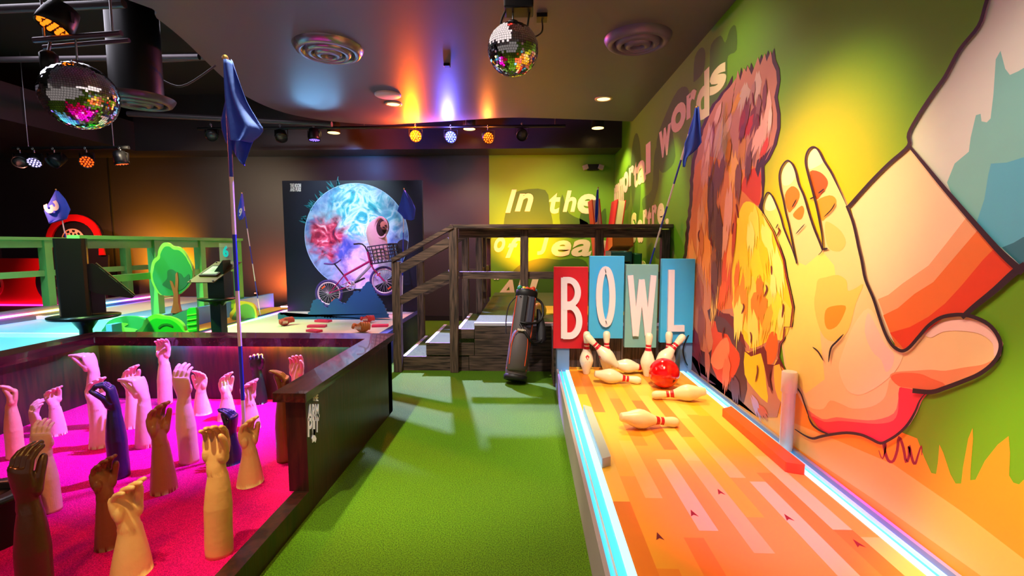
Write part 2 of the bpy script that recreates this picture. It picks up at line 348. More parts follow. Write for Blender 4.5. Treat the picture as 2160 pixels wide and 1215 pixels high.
for c, P in (((252,238,190), [(1624,409),(1634,422),(1636,440),(1622,445),(1614,438),(1616,420)]),
             ((252,238,190), [(1663,341),(1673,347),(1680,366),(1668,388),(1652,390),(1649,370),(1654,352)]),
             ((252,238,200), [(1720,312),(1730,320),(1738,340),(1722,352),(1705,356),(1705,330)]),
             ((240,120,20), [(1656,412),(1670,393),(1684,400),(1687,416),(1676,436),(1664,448)]),
             ((240,125,25), [(1673,452),(1691,434),(1697,444),(1692,461),(1682,463)]),
             ((205,85,15), [(1709,362),(1730,363),(1745,378),(1746,392),(1735,408),(1723,421),(1715,398)]),
             ((248,150,40), [(1723,424),(1750,412),(1764,420),(1762,436),(1745,456),(1735,466),(1728,446)]),
             ((250,190,110), [(1741,470),(1752,470),(1775,488),(1785,512),(1772,530),(1750,525),(1742,500)]),
             ((252,200,100), [(1722,610),(1726,590),(1742,585),(1768,580),(1786,592),(1789,613),(1805,608),(1822,600),(1806,640),(1796,680),(1785,705),(1762,720),(1740,712),(1725,680),(1718,640)]),
             ((240,150,25), [(1742,655),(1756,646),(1784,645),(1780,665),(1766,688),(1748,695),(1740,680)]),
             ((250,180,120), [(1695,850),(1715,862),(1738,862),(1752,845),(1775,852),(1800,862),(1838,858),(1864,842),(1873,820),(1878,800),(1895,790),(1900,815),(1898,860),(1885,888),(1840,893),(1800,888),(1760,892),(1728,885),(1708,872)]),
             ((245,110,95), [(1700,862),(1735,884),(1765,880),(1800,884),(1845,886),(1886,872),(1896,840),(1900,818),(1920,815),(1925,850),(1915,885),(1880,915),(1830,905),(1790,900),(1740,905),(1715,885)]),
             ((238,45,70), [(1712,878),(1740,890),(1770,888),(1800,890),(1850,894),(1885,887),(1896,862),(1898,818),(1925,820),(1956,829),(1944,846),(1932,872),(1915,896),(1885,924),(1862,933),(1838,923),(1815,915),(1780,911),(1750,915),(1732,908)]),
             ((253,215,170), [(1774,755),(1790,712),(1805,680),(1832,650),(1855,680),(1880,735),(1905,745),(1895,775),(1872,800),(1845,820),(1815,833),(1790,825),(1776,800),(1770,775)]),
             ((253,205,190), [(1832,660),(1850,690),(1870,730),(1886,745),(1884,770),(1870,785),(1860,760),(1840,740),(1825,700)]),
             ((245,150,100), [(1878,795),(1890,785),(1930,782),(1965,780),(1995,782),(2035,775),(2070,770),(2090,762),(2110,752),(2090,775),(2060,795),(2010,815),(1960,829),(1920,820),(1898,815)]),
             ((235,110,65), [(1880,795),(1900,787),(1940,788),(1965,798),(1995,812),(1960,828),(1920,818),(1896,814)]),
             ((253,205,195), [(1950,703),(1972,686),(2010,675),(2050,676),(2085,688),(2106,715),(2108,740),(2098,752),(2095,725),(2070,705),(2030,698),(1990,700),(1965,712)])):
    h.poly(P, c, 4 if c != (240,150,25) else 5, 3)
h.build('painted_hand')
sl = Paint()
cuff = [(1921,306),(1795,434),(1803,470),(1815,520),(1830,590),(1848,632),(1872,703),(1898,738),(1911,740),(1945,708),(1990,672),(2040,665),(2090,625),(2150,570),(2143,553),(2120,535),(2070,480),(2000,400),(1950,340)]
sl.poly(cuff, (250, 208, 172), 1)
sl.poly([(1853,631),(1875,622),(1905,598),(1960,560),(2000,510),(2045,452),(2143,553),(2150,570),(2040,665),(1990,672),(1945,708),(1911,740),(1890,730)], (246, 165, 118), 2)
sl.poly([(1864,665),(1895,650),(1930,620),(1970,595),(2010,548),(2070,478),(2143,553),(2150,570),(2040,665),(1990,672),(1945,708),(1911,740),(1890,730)], (242, 115, 45), 3)
sl.poly([(1878,702),(1920,690),(1960,668),(1995,640),(2030,602),(2075,548),(2105,518),(2143,553),(2150,570),(2040,665),(1990,672),(1945,708),(1911,740)], (232, 62, 20), 4)
sl.poly([(2088,0),(2072,50),(2030,105),(2000,160),(1960,215),(1922,282),(1921,305),(1950,340),(2000,400),(2070,480),(2120,535),(2170,575),(2600,700),(2900,300),(2600,-900),(2190,-250),(2120,-90)], (226, 222, 214), 2)
sl.poly([(2112,107),(2102,125),(2097,200),(2091,250),(2083,258),(2072,256),(2070,240),(2060,243),(2049,290),(2045,320),(2015,345),(1999,385),(2010,412),(2060,470),(2110,520),(2170,572),(2500,600),(2500,60),(2200,120),(2150,150),(2132,158),(2122,145)], (130, 196, 190), 3)
sl.poly([(2092,345),(2125,343),(2160,332),(2400,290),(2400,560),(2170,540),(2110,520),(2062,468),(2078,420),(2086,370)], (90, 180, 208), 4)
sl.poly([(2115,522),(2140,512),(2160,500),(2400,470),(2400,640),(2170,575)], (50, 120, 140), 5)
sl.build('painted_sleeve')

# furry creature painted beside the hand (a plain stand-in: fur only)
cr = Paint()
def jag(pts, amp, seed, k=3):
    rnd = random.Random(seed); out = []
    for i in range(len(pts)):
        a = pts[i]; b = pts[(i+1) % len(pts)]; L = math.hypot(b[0]-a[0], b[1]-a[1]); out.append(a)
        n = max(1, int(L / k)); nx, ny = (b[1]-a[1])/max(L,1), -(b[0]-a[0])/max(L,1)
        for j in range(1, n):
            t = j / n; s_ = (amp if j % 2 else -amp * .3) * rnd.uniform(.4, 1.2)
            out.append((a[0] + (b[0]-a[0])*t + nx*s_, a[1] + (b[1]-a[1])*t + ny*s_))
    return out
leftside = [(1440,800),(1447,640),(1448,560),(1456,480),(1462,420),(1465,355),(1474,308),(1490,262),(1504,232),(1520,210),(1540,184),(1553,165)]
spikes = [(1557,148),(1562,170),(1570,143),(1575,152),(1578,138),(1586,158),(1600,120),(1604,138),(1614,112),(1618,130),(1627,107)]
rightside = [(1630,132),(1638,150),(1640,175),(1634,205),(1640,240),(1640,270),(1632,305),(1618,335),(1606,350),(1607,380),(1604,415),(1601,438)]
chest = [(1612,452),(1622,468),(1634,488),(1640,505),(1648,525),(1656,548),(1662,585),(1668,610),(1676,648),(1671,690),(1658,690),(1656,715),(1648,725),(1645,750),(1650,772),(1660,800)]
low = [(1650,840),(1640,880),(1600,880),(1520,815),(1460,780)]
body = jag(leftside, 2.2, 1, 12)[:-1] + spikes + rightside + chest + low
sil = [(x - (0 if y > 740 else 7 if x < 1555 else -7 if y < 440 else -2), y - (6 if y < 180 else 0)) for x, y in body]
cr.poly(sil, INK, 3)
cr.poly(body, (194, 122, 100), 4)
cr.poly([(1447,640),(1448,560),(1456,480),(1462,420),(1468,350),(1500,330),(1530,345),(1560,360),(1590,350),(1606,380),(1603,430),(1560,460),(1545,560),(1560,640),(1500,660),(1450,700)], (220, 118, 52), 5, 3)
cr.poly([(1572,372),(1590,355),(1605,362),(1606,395),(1602,432),(1588,425),(1572,408),(1564,398)], (205, 55, 20), 6, 3)
cr.poly([(1598,338),(1618,322),(1630,306),(1612,345),(1606,352),(1600,375),(1594,358)], (40, 22, 38), 7)
cr.poly([(1563,440),(1575,425),(1592,430),(1612,452),(1634,488),(1648,525),(1662,585),(1676,648),(1671,688),(1658,690),(1655,715),(1620,720),(1585,735),(1560,690),(1548,640),(1545,560),(1550,490)], (255, 210, 30), 6, 2)
cr.poly([(1545,640),(1560,600),(1600,580),(1640,620),(1660,640),(1672,660),(1668,685),(1650,720),(1610,700),(1600,730),(1575,700),(1556,680)], (252, 220, 80), 7, 2)
cr.poly([(1440,800),(1446,700),(1470,640),(1495,650),(1520,660),(1545,690),(1570,720),(1575,780),(1570,850),(1500,812)], (90, 38, 52), 5, 2)
cr.poly([(1446,560),(1465,552),(1488,570),(1500,620),(1497,660),(1505,720),(1495,745),(1470,730),(1452,700)], (214, 125, 95), 6, 2)
cr.poly([(1493,655),(1512,650),(1528,662),(1548,668),(1558,700),(1566,735),(1560,760),(1545,740),(1530,705),(1505,690)], (96, 50, 66), 7, 2)
cr.poly([(1498,680),(1510,678),(1515,700),(1535,705),(1545,725),(1560,745),(1560,770),(1545,800),(1525,820),(1510,790),(1500,760),(1505,720)], (226, 70, 40), 7, 2)
cr.poly([(1505,745),(1520,720),(1535,712),(1540,740),(1530,770),(1515,780),(1500,765)], (236, 130, 95), 8, 2)
cr.poly([(1480,800),(1520,815),(1560,845),(1600,880),(1470,780),(1450,740),(1470,745)], (120, 20, 50), 6)
cr.poly([(1572,742),(1588,745),(1605,738),(1612,765),(1618,815),(1620,850),(1590,820),(1572,790)], (255, 200, 10), 7, 2)
cr.poly([(1618,720),(1628,700),(1640,705),(1641,740),(1632,765),(1620,768),(1614,745)], (238, 105, 15), 8, 2)
cr.poly([(1634,768),(1644,760),(1660,790),(1664,830),(1650,850),(1636,820)], (250, 190, 60), 7, 2)
for P in ([(1568,738),(1580,744),(1600,736),(1612,730),(1618,742),(1620,768),(1635,770),(1645,752),(1660,785),(1645,768),(1632,772),(1628,800),(1632,825),(1622,815),(1614,775),(1606,745),(1585,752)],
          [(1500,650),(1520,660),(1540,662),(1552,680),(1568,705),(1575,735),(1560,715),(1545,690),(1530,672),(1510,665)]):
    cr.poly(P, (112, 18, 24), 9)
def tuft(x, y, L, W, ang, c, lay, seed):
    L *= 1.2; W *= .85
    rnd = random.Random(seed); ca, sa = math.cos(R(ang)), math.sin(R(ang)); P = []
    for u, v in ((0,-.3),(.15,-.52),(.4,-.5),(.85,-.46),(.6,-.30),(1.05,-.16),(.66,-.05),(1.2,.10),(.62,.2),(.92,.38),(.45,.5),(.15,.42),(-.12,.22),(.02,.08),(-.2,-.1)):
        u += rnd.uniform(-.08,.08); v += rnd.uniform(-.08,.08); P.append((x + (u*L)*ca - v*W*sa, y + (u*L)*sa + v*W*ca))
    cr.poly(P, c, lay, 0)
for i, (x, y, L, W, a_, c) in enumerate((
    (1575,180,48,24,100,(206,165,150)),(1600,160,50,20,95,(216,172,160)),(1560,200,46,12,112,(222,140,50)),(1540,245,46,16,105,(216,150,140)),
    (1598,225,52,26,100,(112,48,50)),(1585,250,40,20,110,(190,45,30)),(1612,250,60,22,95,(222,160,150)),(1622,205,60,16,92,(232,170,158)),
    (1568,290,52,18,96,(200,120,45)),(1590,300,50,24,100,(130,80,78)),(1605,275,44,22,105,(228,158,150)),(1620,295,36,14,110,(214,60,30)),
    (1500,270,60,20,98,(222,160,160)),(1522,262,70,18,100,(206,150,140)),(1530,300,50,16,95,(190,130,120)),(1488,330,60,18,92,(228,150,125)),
    (1510,350,70,24,92,(108,62,58)),(1526,335,60,14,96,(104,58,56)),(1490,400,60,22,88,(240,140,60)),(1550,330,70,22,92,(245,165,90)),
    (1506,420,100,26,90,(104,66,50)),(1480,440,90,22,90,(238,150,95)),(1540,400,90,20,94,(232,150,130)),(1530,480,70,22,98,(240,160,125)),
    (1490,500,80,24,88,(240,140,50)),(1512,530,90,28,90,(150,80,50)),(1535,540,80,22,92,(228,80,25)),(1460,520,90,20,88,(244,150,70)),
    (1545,500,70,16,95,(250,165,70)),(1475,590,60,20,88,(190,95,70)),(1510,600,70,16,94,(250,190,110)),(1528,600,50,16,98,(235,95,20)),
    (1590,450,60,30,88,(252,225,80)),(1615,475,70,26,80,(253,232,120)),(1570,520,60,26,92,(255,214,20)),(1600,530,60,40,84,(255,222,30)),
    (1640,540,80,30,84,(253,236,130)),(1565,600,80,36,92,(245,150,20)),(1600,620,60,40,86,(240,140,15)),(1640,625,60,26,92,(255,225,50)),
    (1560,640,70,24,92,(252,228,110)),(1590,670,60,26,88,(252,226,100)),(1625,650,60,20,100,(250,180,40)),(1650,655,40,16,92,(253,232,120)),
    (1480,660,60,20,90,(170,85,72)),(1465,700,60,16,80,(130,24,50)),(1492,740,50,14,86,(206,110,95)),(1550,800,50,22,84,(100,50,84)),
    (1590,840,40,16,70,(205,150,200)),(1605,860,24,18,60,(226,90,50)),(1535,760,56,18,92,(240,110,80)),(1558,560,46,12,95,(238,120,20)))):
    tuft(x, y, L, W, a_, c, 10 + i % 6, i)
for i, (x, y, L, W, a_, c) in enumerate(((1578,215,60,16,98,(120,50,50)),(1570,240,40,12,100,(150,40,34)),(1604,205,46,12,96,(140,84,82)),(1592,180,40,10,100,(178,120,110)),(1616,180,50,10,94,(120,60,66)),
    (1628,230,50,9,94,(240,190,180)),(1582,330,46,16,94,(96,50,54)),(1560,350,70,16,92,(120,66,58)),(1495,300,50,12,92,(240,170,150)),(1520,225,40,12,105,(226,160,150)),(1544,215,36,10,105,(196,120,90)),
    (1500,380,80,14,90,(92,52,50)),(1518,450,110,16,90,(88,50,46)),(1508,560,80,16,90,(112,60,48)),(1570,265,30,12,100,(110,44,46)),(1540,300,46,12,96,(208,110,60)),(1480,480,60,12,88,(210,110,50)),(1552,460,80,9,93,(200,70,30)),
    (1585,480,50,20,88,(255,236,120)),(1610,520,46,22,80,(255,206,10)),(1632,580,46,14,86,(253,236,140)),(1580,570,40,16,90,(255,205,20)),(1604,590,40,18,88,(230,130,10)))):
    tuft(x, y, L, W, a_, c, 16, 200 + i)
# dark inner fur strokes
rnd = random.Random(5)
for x, y, L in ((1590,195,30),(1555,430,30),(1500,500,20),(1478,485,26),(1585,700,24),(1618,600,26),(1655,640,30),(1630,560,20),(1530,690,24),(1505,600,22),(1570,640,22),(1645,480,18),(1600,770,36),(1628,780,50),(1550,470,24),(1600,240,26)):
    cr.line([(x, y), (x + rnd.uniform(-3,3), y + L*.4), (x + rnd.uniform(-5,5), y + L)], 3, (110, 15, 25), 17)
cr.build('painted_fur')
# ink outlines of hand, cuff and sleeve
k = Paint()
for P, wd in (([(1611,455),(1612,432),(1618,412),(1624,406),(1632,414),(1642,436),(1650,458),(1656,480),(1665,503),(1675,528),(1684,558)], 3),
              ([(1684,556),(1678,528),(1669,482),(1661,450),(1655,420),(1649,395),(1647,370),(1652,352),(1663,339),(1673,344),(1681,360),(1688,388),(1699,413),(1710,450),(1720,480),(1731,507),(1739,527)], (3, 4)),
              ([(1730,538),(1739,526),(1738,500),(1733,470),(1727,440),(1718,405),(1708,368),(1703,345),(1704,328),(1710,315),(1720,310),(1730,317),(1742,340),(1756,362),(1766,382),(1778,407),(1792,438)], 4),
              ([(1739,526),(1750,524)], 4),
              ([(1790,434),(1801,462),(1808,487),(1815,520),(1822,550),(1830,590),(1847,630),(1860,670),(1872,703),(1885,726),(1898,737),(1911,740),(1925,731),(1945,708),(1965,686),(1990,670),(2020,664),(2050,666),(2085,680),(2106,700),(2117,725),(2112,750),(2095,772),(2070,790),(2040,803),(2000,818),(1970,827),(1930,824)], (5, 10)),
              ([(1958,829),(1945,846),(1935,870),(1920,895),(1900,915),(1880,928),(1862,935),(1840,925),(1820,917),(1790,913),(1755,917),(1735,921),(1718,925),(1700,918),(1680,905)], 6),
              ([(1708,877),(1718,896),(1735,909),(1755,917)], 4),
              ([(1660,790),(1690,825),(1700,850),(1712,885)], 3),
              ([(1794,436),(1840,385),(1880,345),(1921,308),(1922,282),(1945,240),(1975,195),(2000,160),(2030,105),(2070,55),(2085,10),(2100,-40)], (7, 8)),
              ([(1921,306),(1950,340),(2000,400),(2070,480),(2120,535),(2165,575)], (5, 16)),
              ([(2035,670),(2060,648),(2105,612),(2145,576),(2170,560)], (10, 18)),
              ([(1712,398+22),(1724,414)], 3), ([(1730,408),(1743,398)], 3), ([(1742,458),(1758,442),(1766,428)], 2.5),
              ([(1674,438),(1684,420)], 2.5), ([(1682,494),(1702,472)], 2), ([(1640,482),(1645,472)], 2),
              ([(1718,732),(1730,742),(1741,761)], 3), ([(1752,764),(1757,735),(1770,720),(1784,705)], 4)):
    k.line(P, wd, INK, 18, 4, False if isinstance(wd, tuple) else True)
k.line(chest, 3, (130, 12, 28), 18, 1)
k.build('painted_outline')

# lettering on the two green walls
cream = mat('cream_letter_paint', (238, 226, 170), .5)
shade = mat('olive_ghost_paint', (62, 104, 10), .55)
lt = MB()
def wall_letter(ch, x0, y0, x1, y1, mb=lt, thick=.004, mi=0, off=0, bold=.045):
    xc = (x0 + x1) / 2; W = x1 - x0
    mt = (y0 - 515) / (xc - 1112); mbm = (y1 - 515) / (xc - 1112)
    yt = y0 + abs(mt) * W / 2; yb = y1 - abs(mbm) * W / 2 * (1 if y1 < 515 else -1)
    q = [(x0, yb + mbm*(x0-xc)), (x1, yb + mbm*(x1-xc)), (x1, yt + mt*(x1-xc)), (x0, yt + mt*(x0-xc))]
    P = [onX(a, b, XR - off) for a, b in q]
    put_text(mb, ch, P, thick, mi, bold)
for ch, a, b, c, d in (('i',1291,394,1298,449),('m',1298,384,1307,441),('m',1307,372,1316,428),('o',1315,358,1326,409),('r',1327,346,1338,394),('t',1337,339,1346,398),('a',1345,331,1363,392),('l',1363,297,1373,369),
                       ('w',1391,258,1416,337),('o',1416,203,1448,288),('r',1449,182,1470,254),('d',1469,140,1497,262),('s',1498,123,1533,207),
                       ('S',1332,447,1343,512),('a',1345,462,1357,512),('r',1357,440,1366,492),('t',1366,436,1375,490),('r',1376,430,1386,482),('e',1387,426,1402,475),(',',1404,460,1411,480),('n',1349,549,1363,580)):
    wall_letter(ch, a, b, c, d)
lt.build('raised_lettering', cream, wall_right)
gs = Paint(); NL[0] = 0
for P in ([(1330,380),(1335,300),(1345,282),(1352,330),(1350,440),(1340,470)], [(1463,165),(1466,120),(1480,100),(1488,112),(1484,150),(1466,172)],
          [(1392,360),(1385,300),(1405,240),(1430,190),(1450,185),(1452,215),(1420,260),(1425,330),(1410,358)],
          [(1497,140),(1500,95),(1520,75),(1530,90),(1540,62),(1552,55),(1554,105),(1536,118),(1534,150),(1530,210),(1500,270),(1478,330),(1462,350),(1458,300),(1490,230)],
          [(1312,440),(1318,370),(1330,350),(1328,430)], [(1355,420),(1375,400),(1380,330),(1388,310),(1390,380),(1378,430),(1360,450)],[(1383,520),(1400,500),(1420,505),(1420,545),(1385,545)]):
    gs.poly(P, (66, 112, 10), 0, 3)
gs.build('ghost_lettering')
wbg = bpy.data.objects['wall_back_green']
bt = MB()
for ch, x0, y0, x1, y1, sh in (('I',1066,400,1090,449,.3),('n',1086,408,1125,446,.3),('t',1158,407,1182,451,.2),('h',1187,402,1216,447,.25),('e',1218,409,1258,451,.15),
                           ('o',1042,500,1066,532,.3),('f',1066,499,1101,544,.4),('J',1133,488,1161,538,.25),('e',1163,507,1205,541,.2),('a',1205,505,1248,541,.2),('n',1252,507,1284,541,.2),
                           ('"',1042,576,1056,590,.3),('A',1042,590,1088,632,.3),('u',1090,589,1136,628,.25)):
    Y = YB - .01
    put_text(bt, ch, [onY(x0,y1,Y), onY(x1,y1,Y), onY(x1,y0,Y), onY(x0,y0,Y)], .012, 0, .03, sh)
bt.build('raised_lettering', cream, wbg)
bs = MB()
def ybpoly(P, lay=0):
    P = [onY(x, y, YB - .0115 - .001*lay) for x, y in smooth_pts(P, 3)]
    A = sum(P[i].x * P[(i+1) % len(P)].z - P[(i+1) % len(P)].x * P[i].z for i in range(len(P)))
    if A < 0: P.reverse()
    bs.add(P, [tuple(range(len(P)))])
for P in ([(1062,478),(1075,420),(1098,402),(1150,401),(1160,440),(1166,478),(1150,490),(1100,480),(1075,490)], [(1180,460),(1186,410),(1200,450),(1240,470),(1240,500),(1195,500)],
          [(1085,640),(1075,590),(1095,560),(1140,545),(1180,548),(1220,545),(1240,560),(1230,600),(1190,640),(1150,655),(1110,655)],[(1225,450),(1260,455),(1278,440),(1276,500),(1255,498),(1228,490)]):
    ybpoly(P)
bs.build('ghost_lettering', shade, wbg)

# ------------------------------------------------------------------ more materials
def rainbow(name, axis, scale, strength, off=0.0):
    m = bpy.data.materials.new(name); m.use_nodes = True; n = m.node_tree.nodes; l = m.node_tree.links
    b = n['Principled BSDF']; tc = n.new('ShaderNodeTexCoord'); sp = n.new('ShaderNodeSeparateXYZ'); l.new(tc.outputs['Object'], sp.inputs[0])
    mu = n.new('ShaderNodeMath'); mu.operation = 'MULTIPLY_ADD'; mu.inputs[1].default_value = scale; mu.inputs[2].default_value = off
    l.new(sp.outputs[axis], mu.inputs[0])
    fr = n.new('ShaderNodeMath'); fr.operation = 'FRACT'; l.new(mu.outputs[0], fr.inputs[0])
    hs = n.new('ShaderNodeCombineColor'); hs.mode = 'HSV'; l.new(fr.outputs[0], hs.inputs[0]); hs.inputs[1].default_value = .92; hs.inputs[2].default_value = 1
    l.new(hs.outputs[0], b.inputs['Emission Color']); b.inputs['Emission Strength'].default_value = strength
    b.inputs['Base Color'].default_value = (.8,.8,.8,1)
    return m
rb_y = rainbow('rainbow_led_along', 'Y', .55, 9, .1); rb_x = rainbow('rainbow_led_across', 'X', .62, 120, .35)
turf_red = mat('crimson_turf', (222, 8, 118), .95, bump=.9, bscale=240, var=.35, vscale=230, spec=.1)
def woodmat(name, c1, c2, rough, axis_scale, coat=0):
    m = bpy.data.materials.new(name); m.use_nodes = True; n = m.node_tree.nodes; l = m.node_tree.links
    b = n['Principled BSDF']; tc = n.new('ShaderNodeTexCoord'); mp = n.new('ShaderNodeMapping'); mp.inputs['Scale'].default_value = axis_scale
    l.new(tc.outputs['Object'], mp.inputs[0]); ns = n.new('ShaderNodeTexNoise'); ns.inputs['Scale'].default_value = 4; ns.inputs['Detail'].default_value = 8; ns.inputs['Distortion'].default_value = .6
    l.new(mp.outputs[0], ns.inputs['Vector']); cr_ = n.new('ShaderNodeValToRGB'); cr_.color_ramp.elements[0].position = .35; cr_.color_ramp.elements[1].position = .68
    cr_.color_ramp.elements[0].color = (*lin(c1), 1); cr_.color_ramp.elements[1].color = (*lin(c2), 1)
    l.new(ns.outputs['Fac'], cr_.inputs[0]); l.new(cr_.outputs[0], b.inputs['Base Color'])
    bp = n.new('ShaderNodeBump'); bp.inputs['Strength'].default_value = .25; bp.inputs['Distance'].default_value = .005; l.new(ns.outputs['Fac'], bp.inputs['Height']); l.new(bp.outputs[0], b.inputs['Normal'])
    b.inputs['Roughness'].default_value = rough; b.inputs['Coat Weight'].default_value = coat; return m
ww_x = woodmat('weathered_wood_across', (38, 28, 26), (112, 88, 76), .7, (1, 14, 14))
ww_z = woodmat('weathered_wood_upright', (38, 28, 26), (112, 88, 76), .7, (14, 14, 1))
ww_y = woodmat('weathered_wood_along', (38, 28, 26), (112, 88, 76), .7, (14, 1, 14))
pitw = woodmat('mahogany_stain', (24, 8, 6), (62, 20, 12), .42, (9, 9, 1.2), .08)
pitc = woodmat('mahogany_cap', (34, 12, 12), (70, 28, 22), .22, (9, 1.2, 9), .5)

# ------------------------------------------------------------------ the arm pit
ZR, ZC = .116, .632
t = thing('carpeted_pit_floor', 'low platform of crimson carpet with the upright arms standing on it', 'platform', (0,0,0))
MB().box((-3.42, .7, .0), (-1.165, 3.62, ZR)).build('carpet', turf_red, t)
MB().box((-1.165, .7, 0), (-1.09, 2.24, ZR)).build('curb', pitw, t)
t = thing('pit_wall', 'dark wooden wall with a broad cap around the pit of arms', 'wall', (0,0,0))
MB().box((-1.190, 2.24, 0), (-1.09, 3.72, ZC - .045)).build('side_panel', pitw, t)
MB().box((-3.52, 3.62, 0), (-1.09, 3.72, ZC - .045)).build('back_panel', pitw, t)
MB().box((-3.52, .9, 0), (-3.42, 3.62, ZC - .045)).build('left_panel', pitw, t)
cap = MB(); z0, z1 = ZC - .045, ZC
P = [(-3.56,.86),(-3.36,.86),(-3.36,3.53),(-1.235,3.53),(-1.235,2.2),(-1.068,2.2),(-1.068,3.755),(-3.56,3.755)]
cap.prism([(x, y, z0) for x, y in P], (0, 0, .045)); cap.build('cap', pitc, t, bevel=.008)
MB().box((-3.375, 3.530, z0 - .022), (-1.235, 3.545, z0)).box((-3.375, .9, z0 - .022), (-3.36, 3.53, z0)).build('cap_lip', pitc, t)
MB().box((-3.36, 3.585, z0 - .012), (-1.2, 3.605, z0)).build('light_strip', rb_x, t)
MB().box((-3.41, 1.0, z0 - .012), (-3.395, 3.5, z0)).build('light_strip', rb_y, t)
# THE ARM PIT lettering on the outer face
sg = MB(); X0 = -1.09
def xq(x0, y0, x1, y1, X=X0):
    # outer face looks towards +X: left of the picture is nearer the camera
    a, b = onX(x0, y1, X), onX(x1, y1, X); c, d = onX(x1, y0, X), onX(x0, y0, X); return [a, b, c, d]
def xtext(mb, s, x0, y0, x1, y1, th=.004, bold=.012):
    q = xq(x0, y0, x1, y1); q = [Vector((X0, p.y, p.z)) for p in q]
    put_text(mb, s, q, th, 0, bold)
for s_, a_, b_, c_, d_ in (('THE',658,832,670,846),('ARM',649,852,671,888),('P',649,882,657,922),('I',659,878,663,918),('T',664,874,672,912)): xtext(sg, s_, a_, b_, c_, d_)
q = [onX(x, y, X0) for x, y in ((658,905),(663,905),(663,918),(666,925),(664,934),(661,930),(658,934),(657,925),(659,918))]
sg.prism([(X0, p.y, p.z) for p in q], (.004, 0, 0))
sg.build('white_lettering', white, t)['label'] = 'white stencilled lettering THE ARM PIT with a little arm'

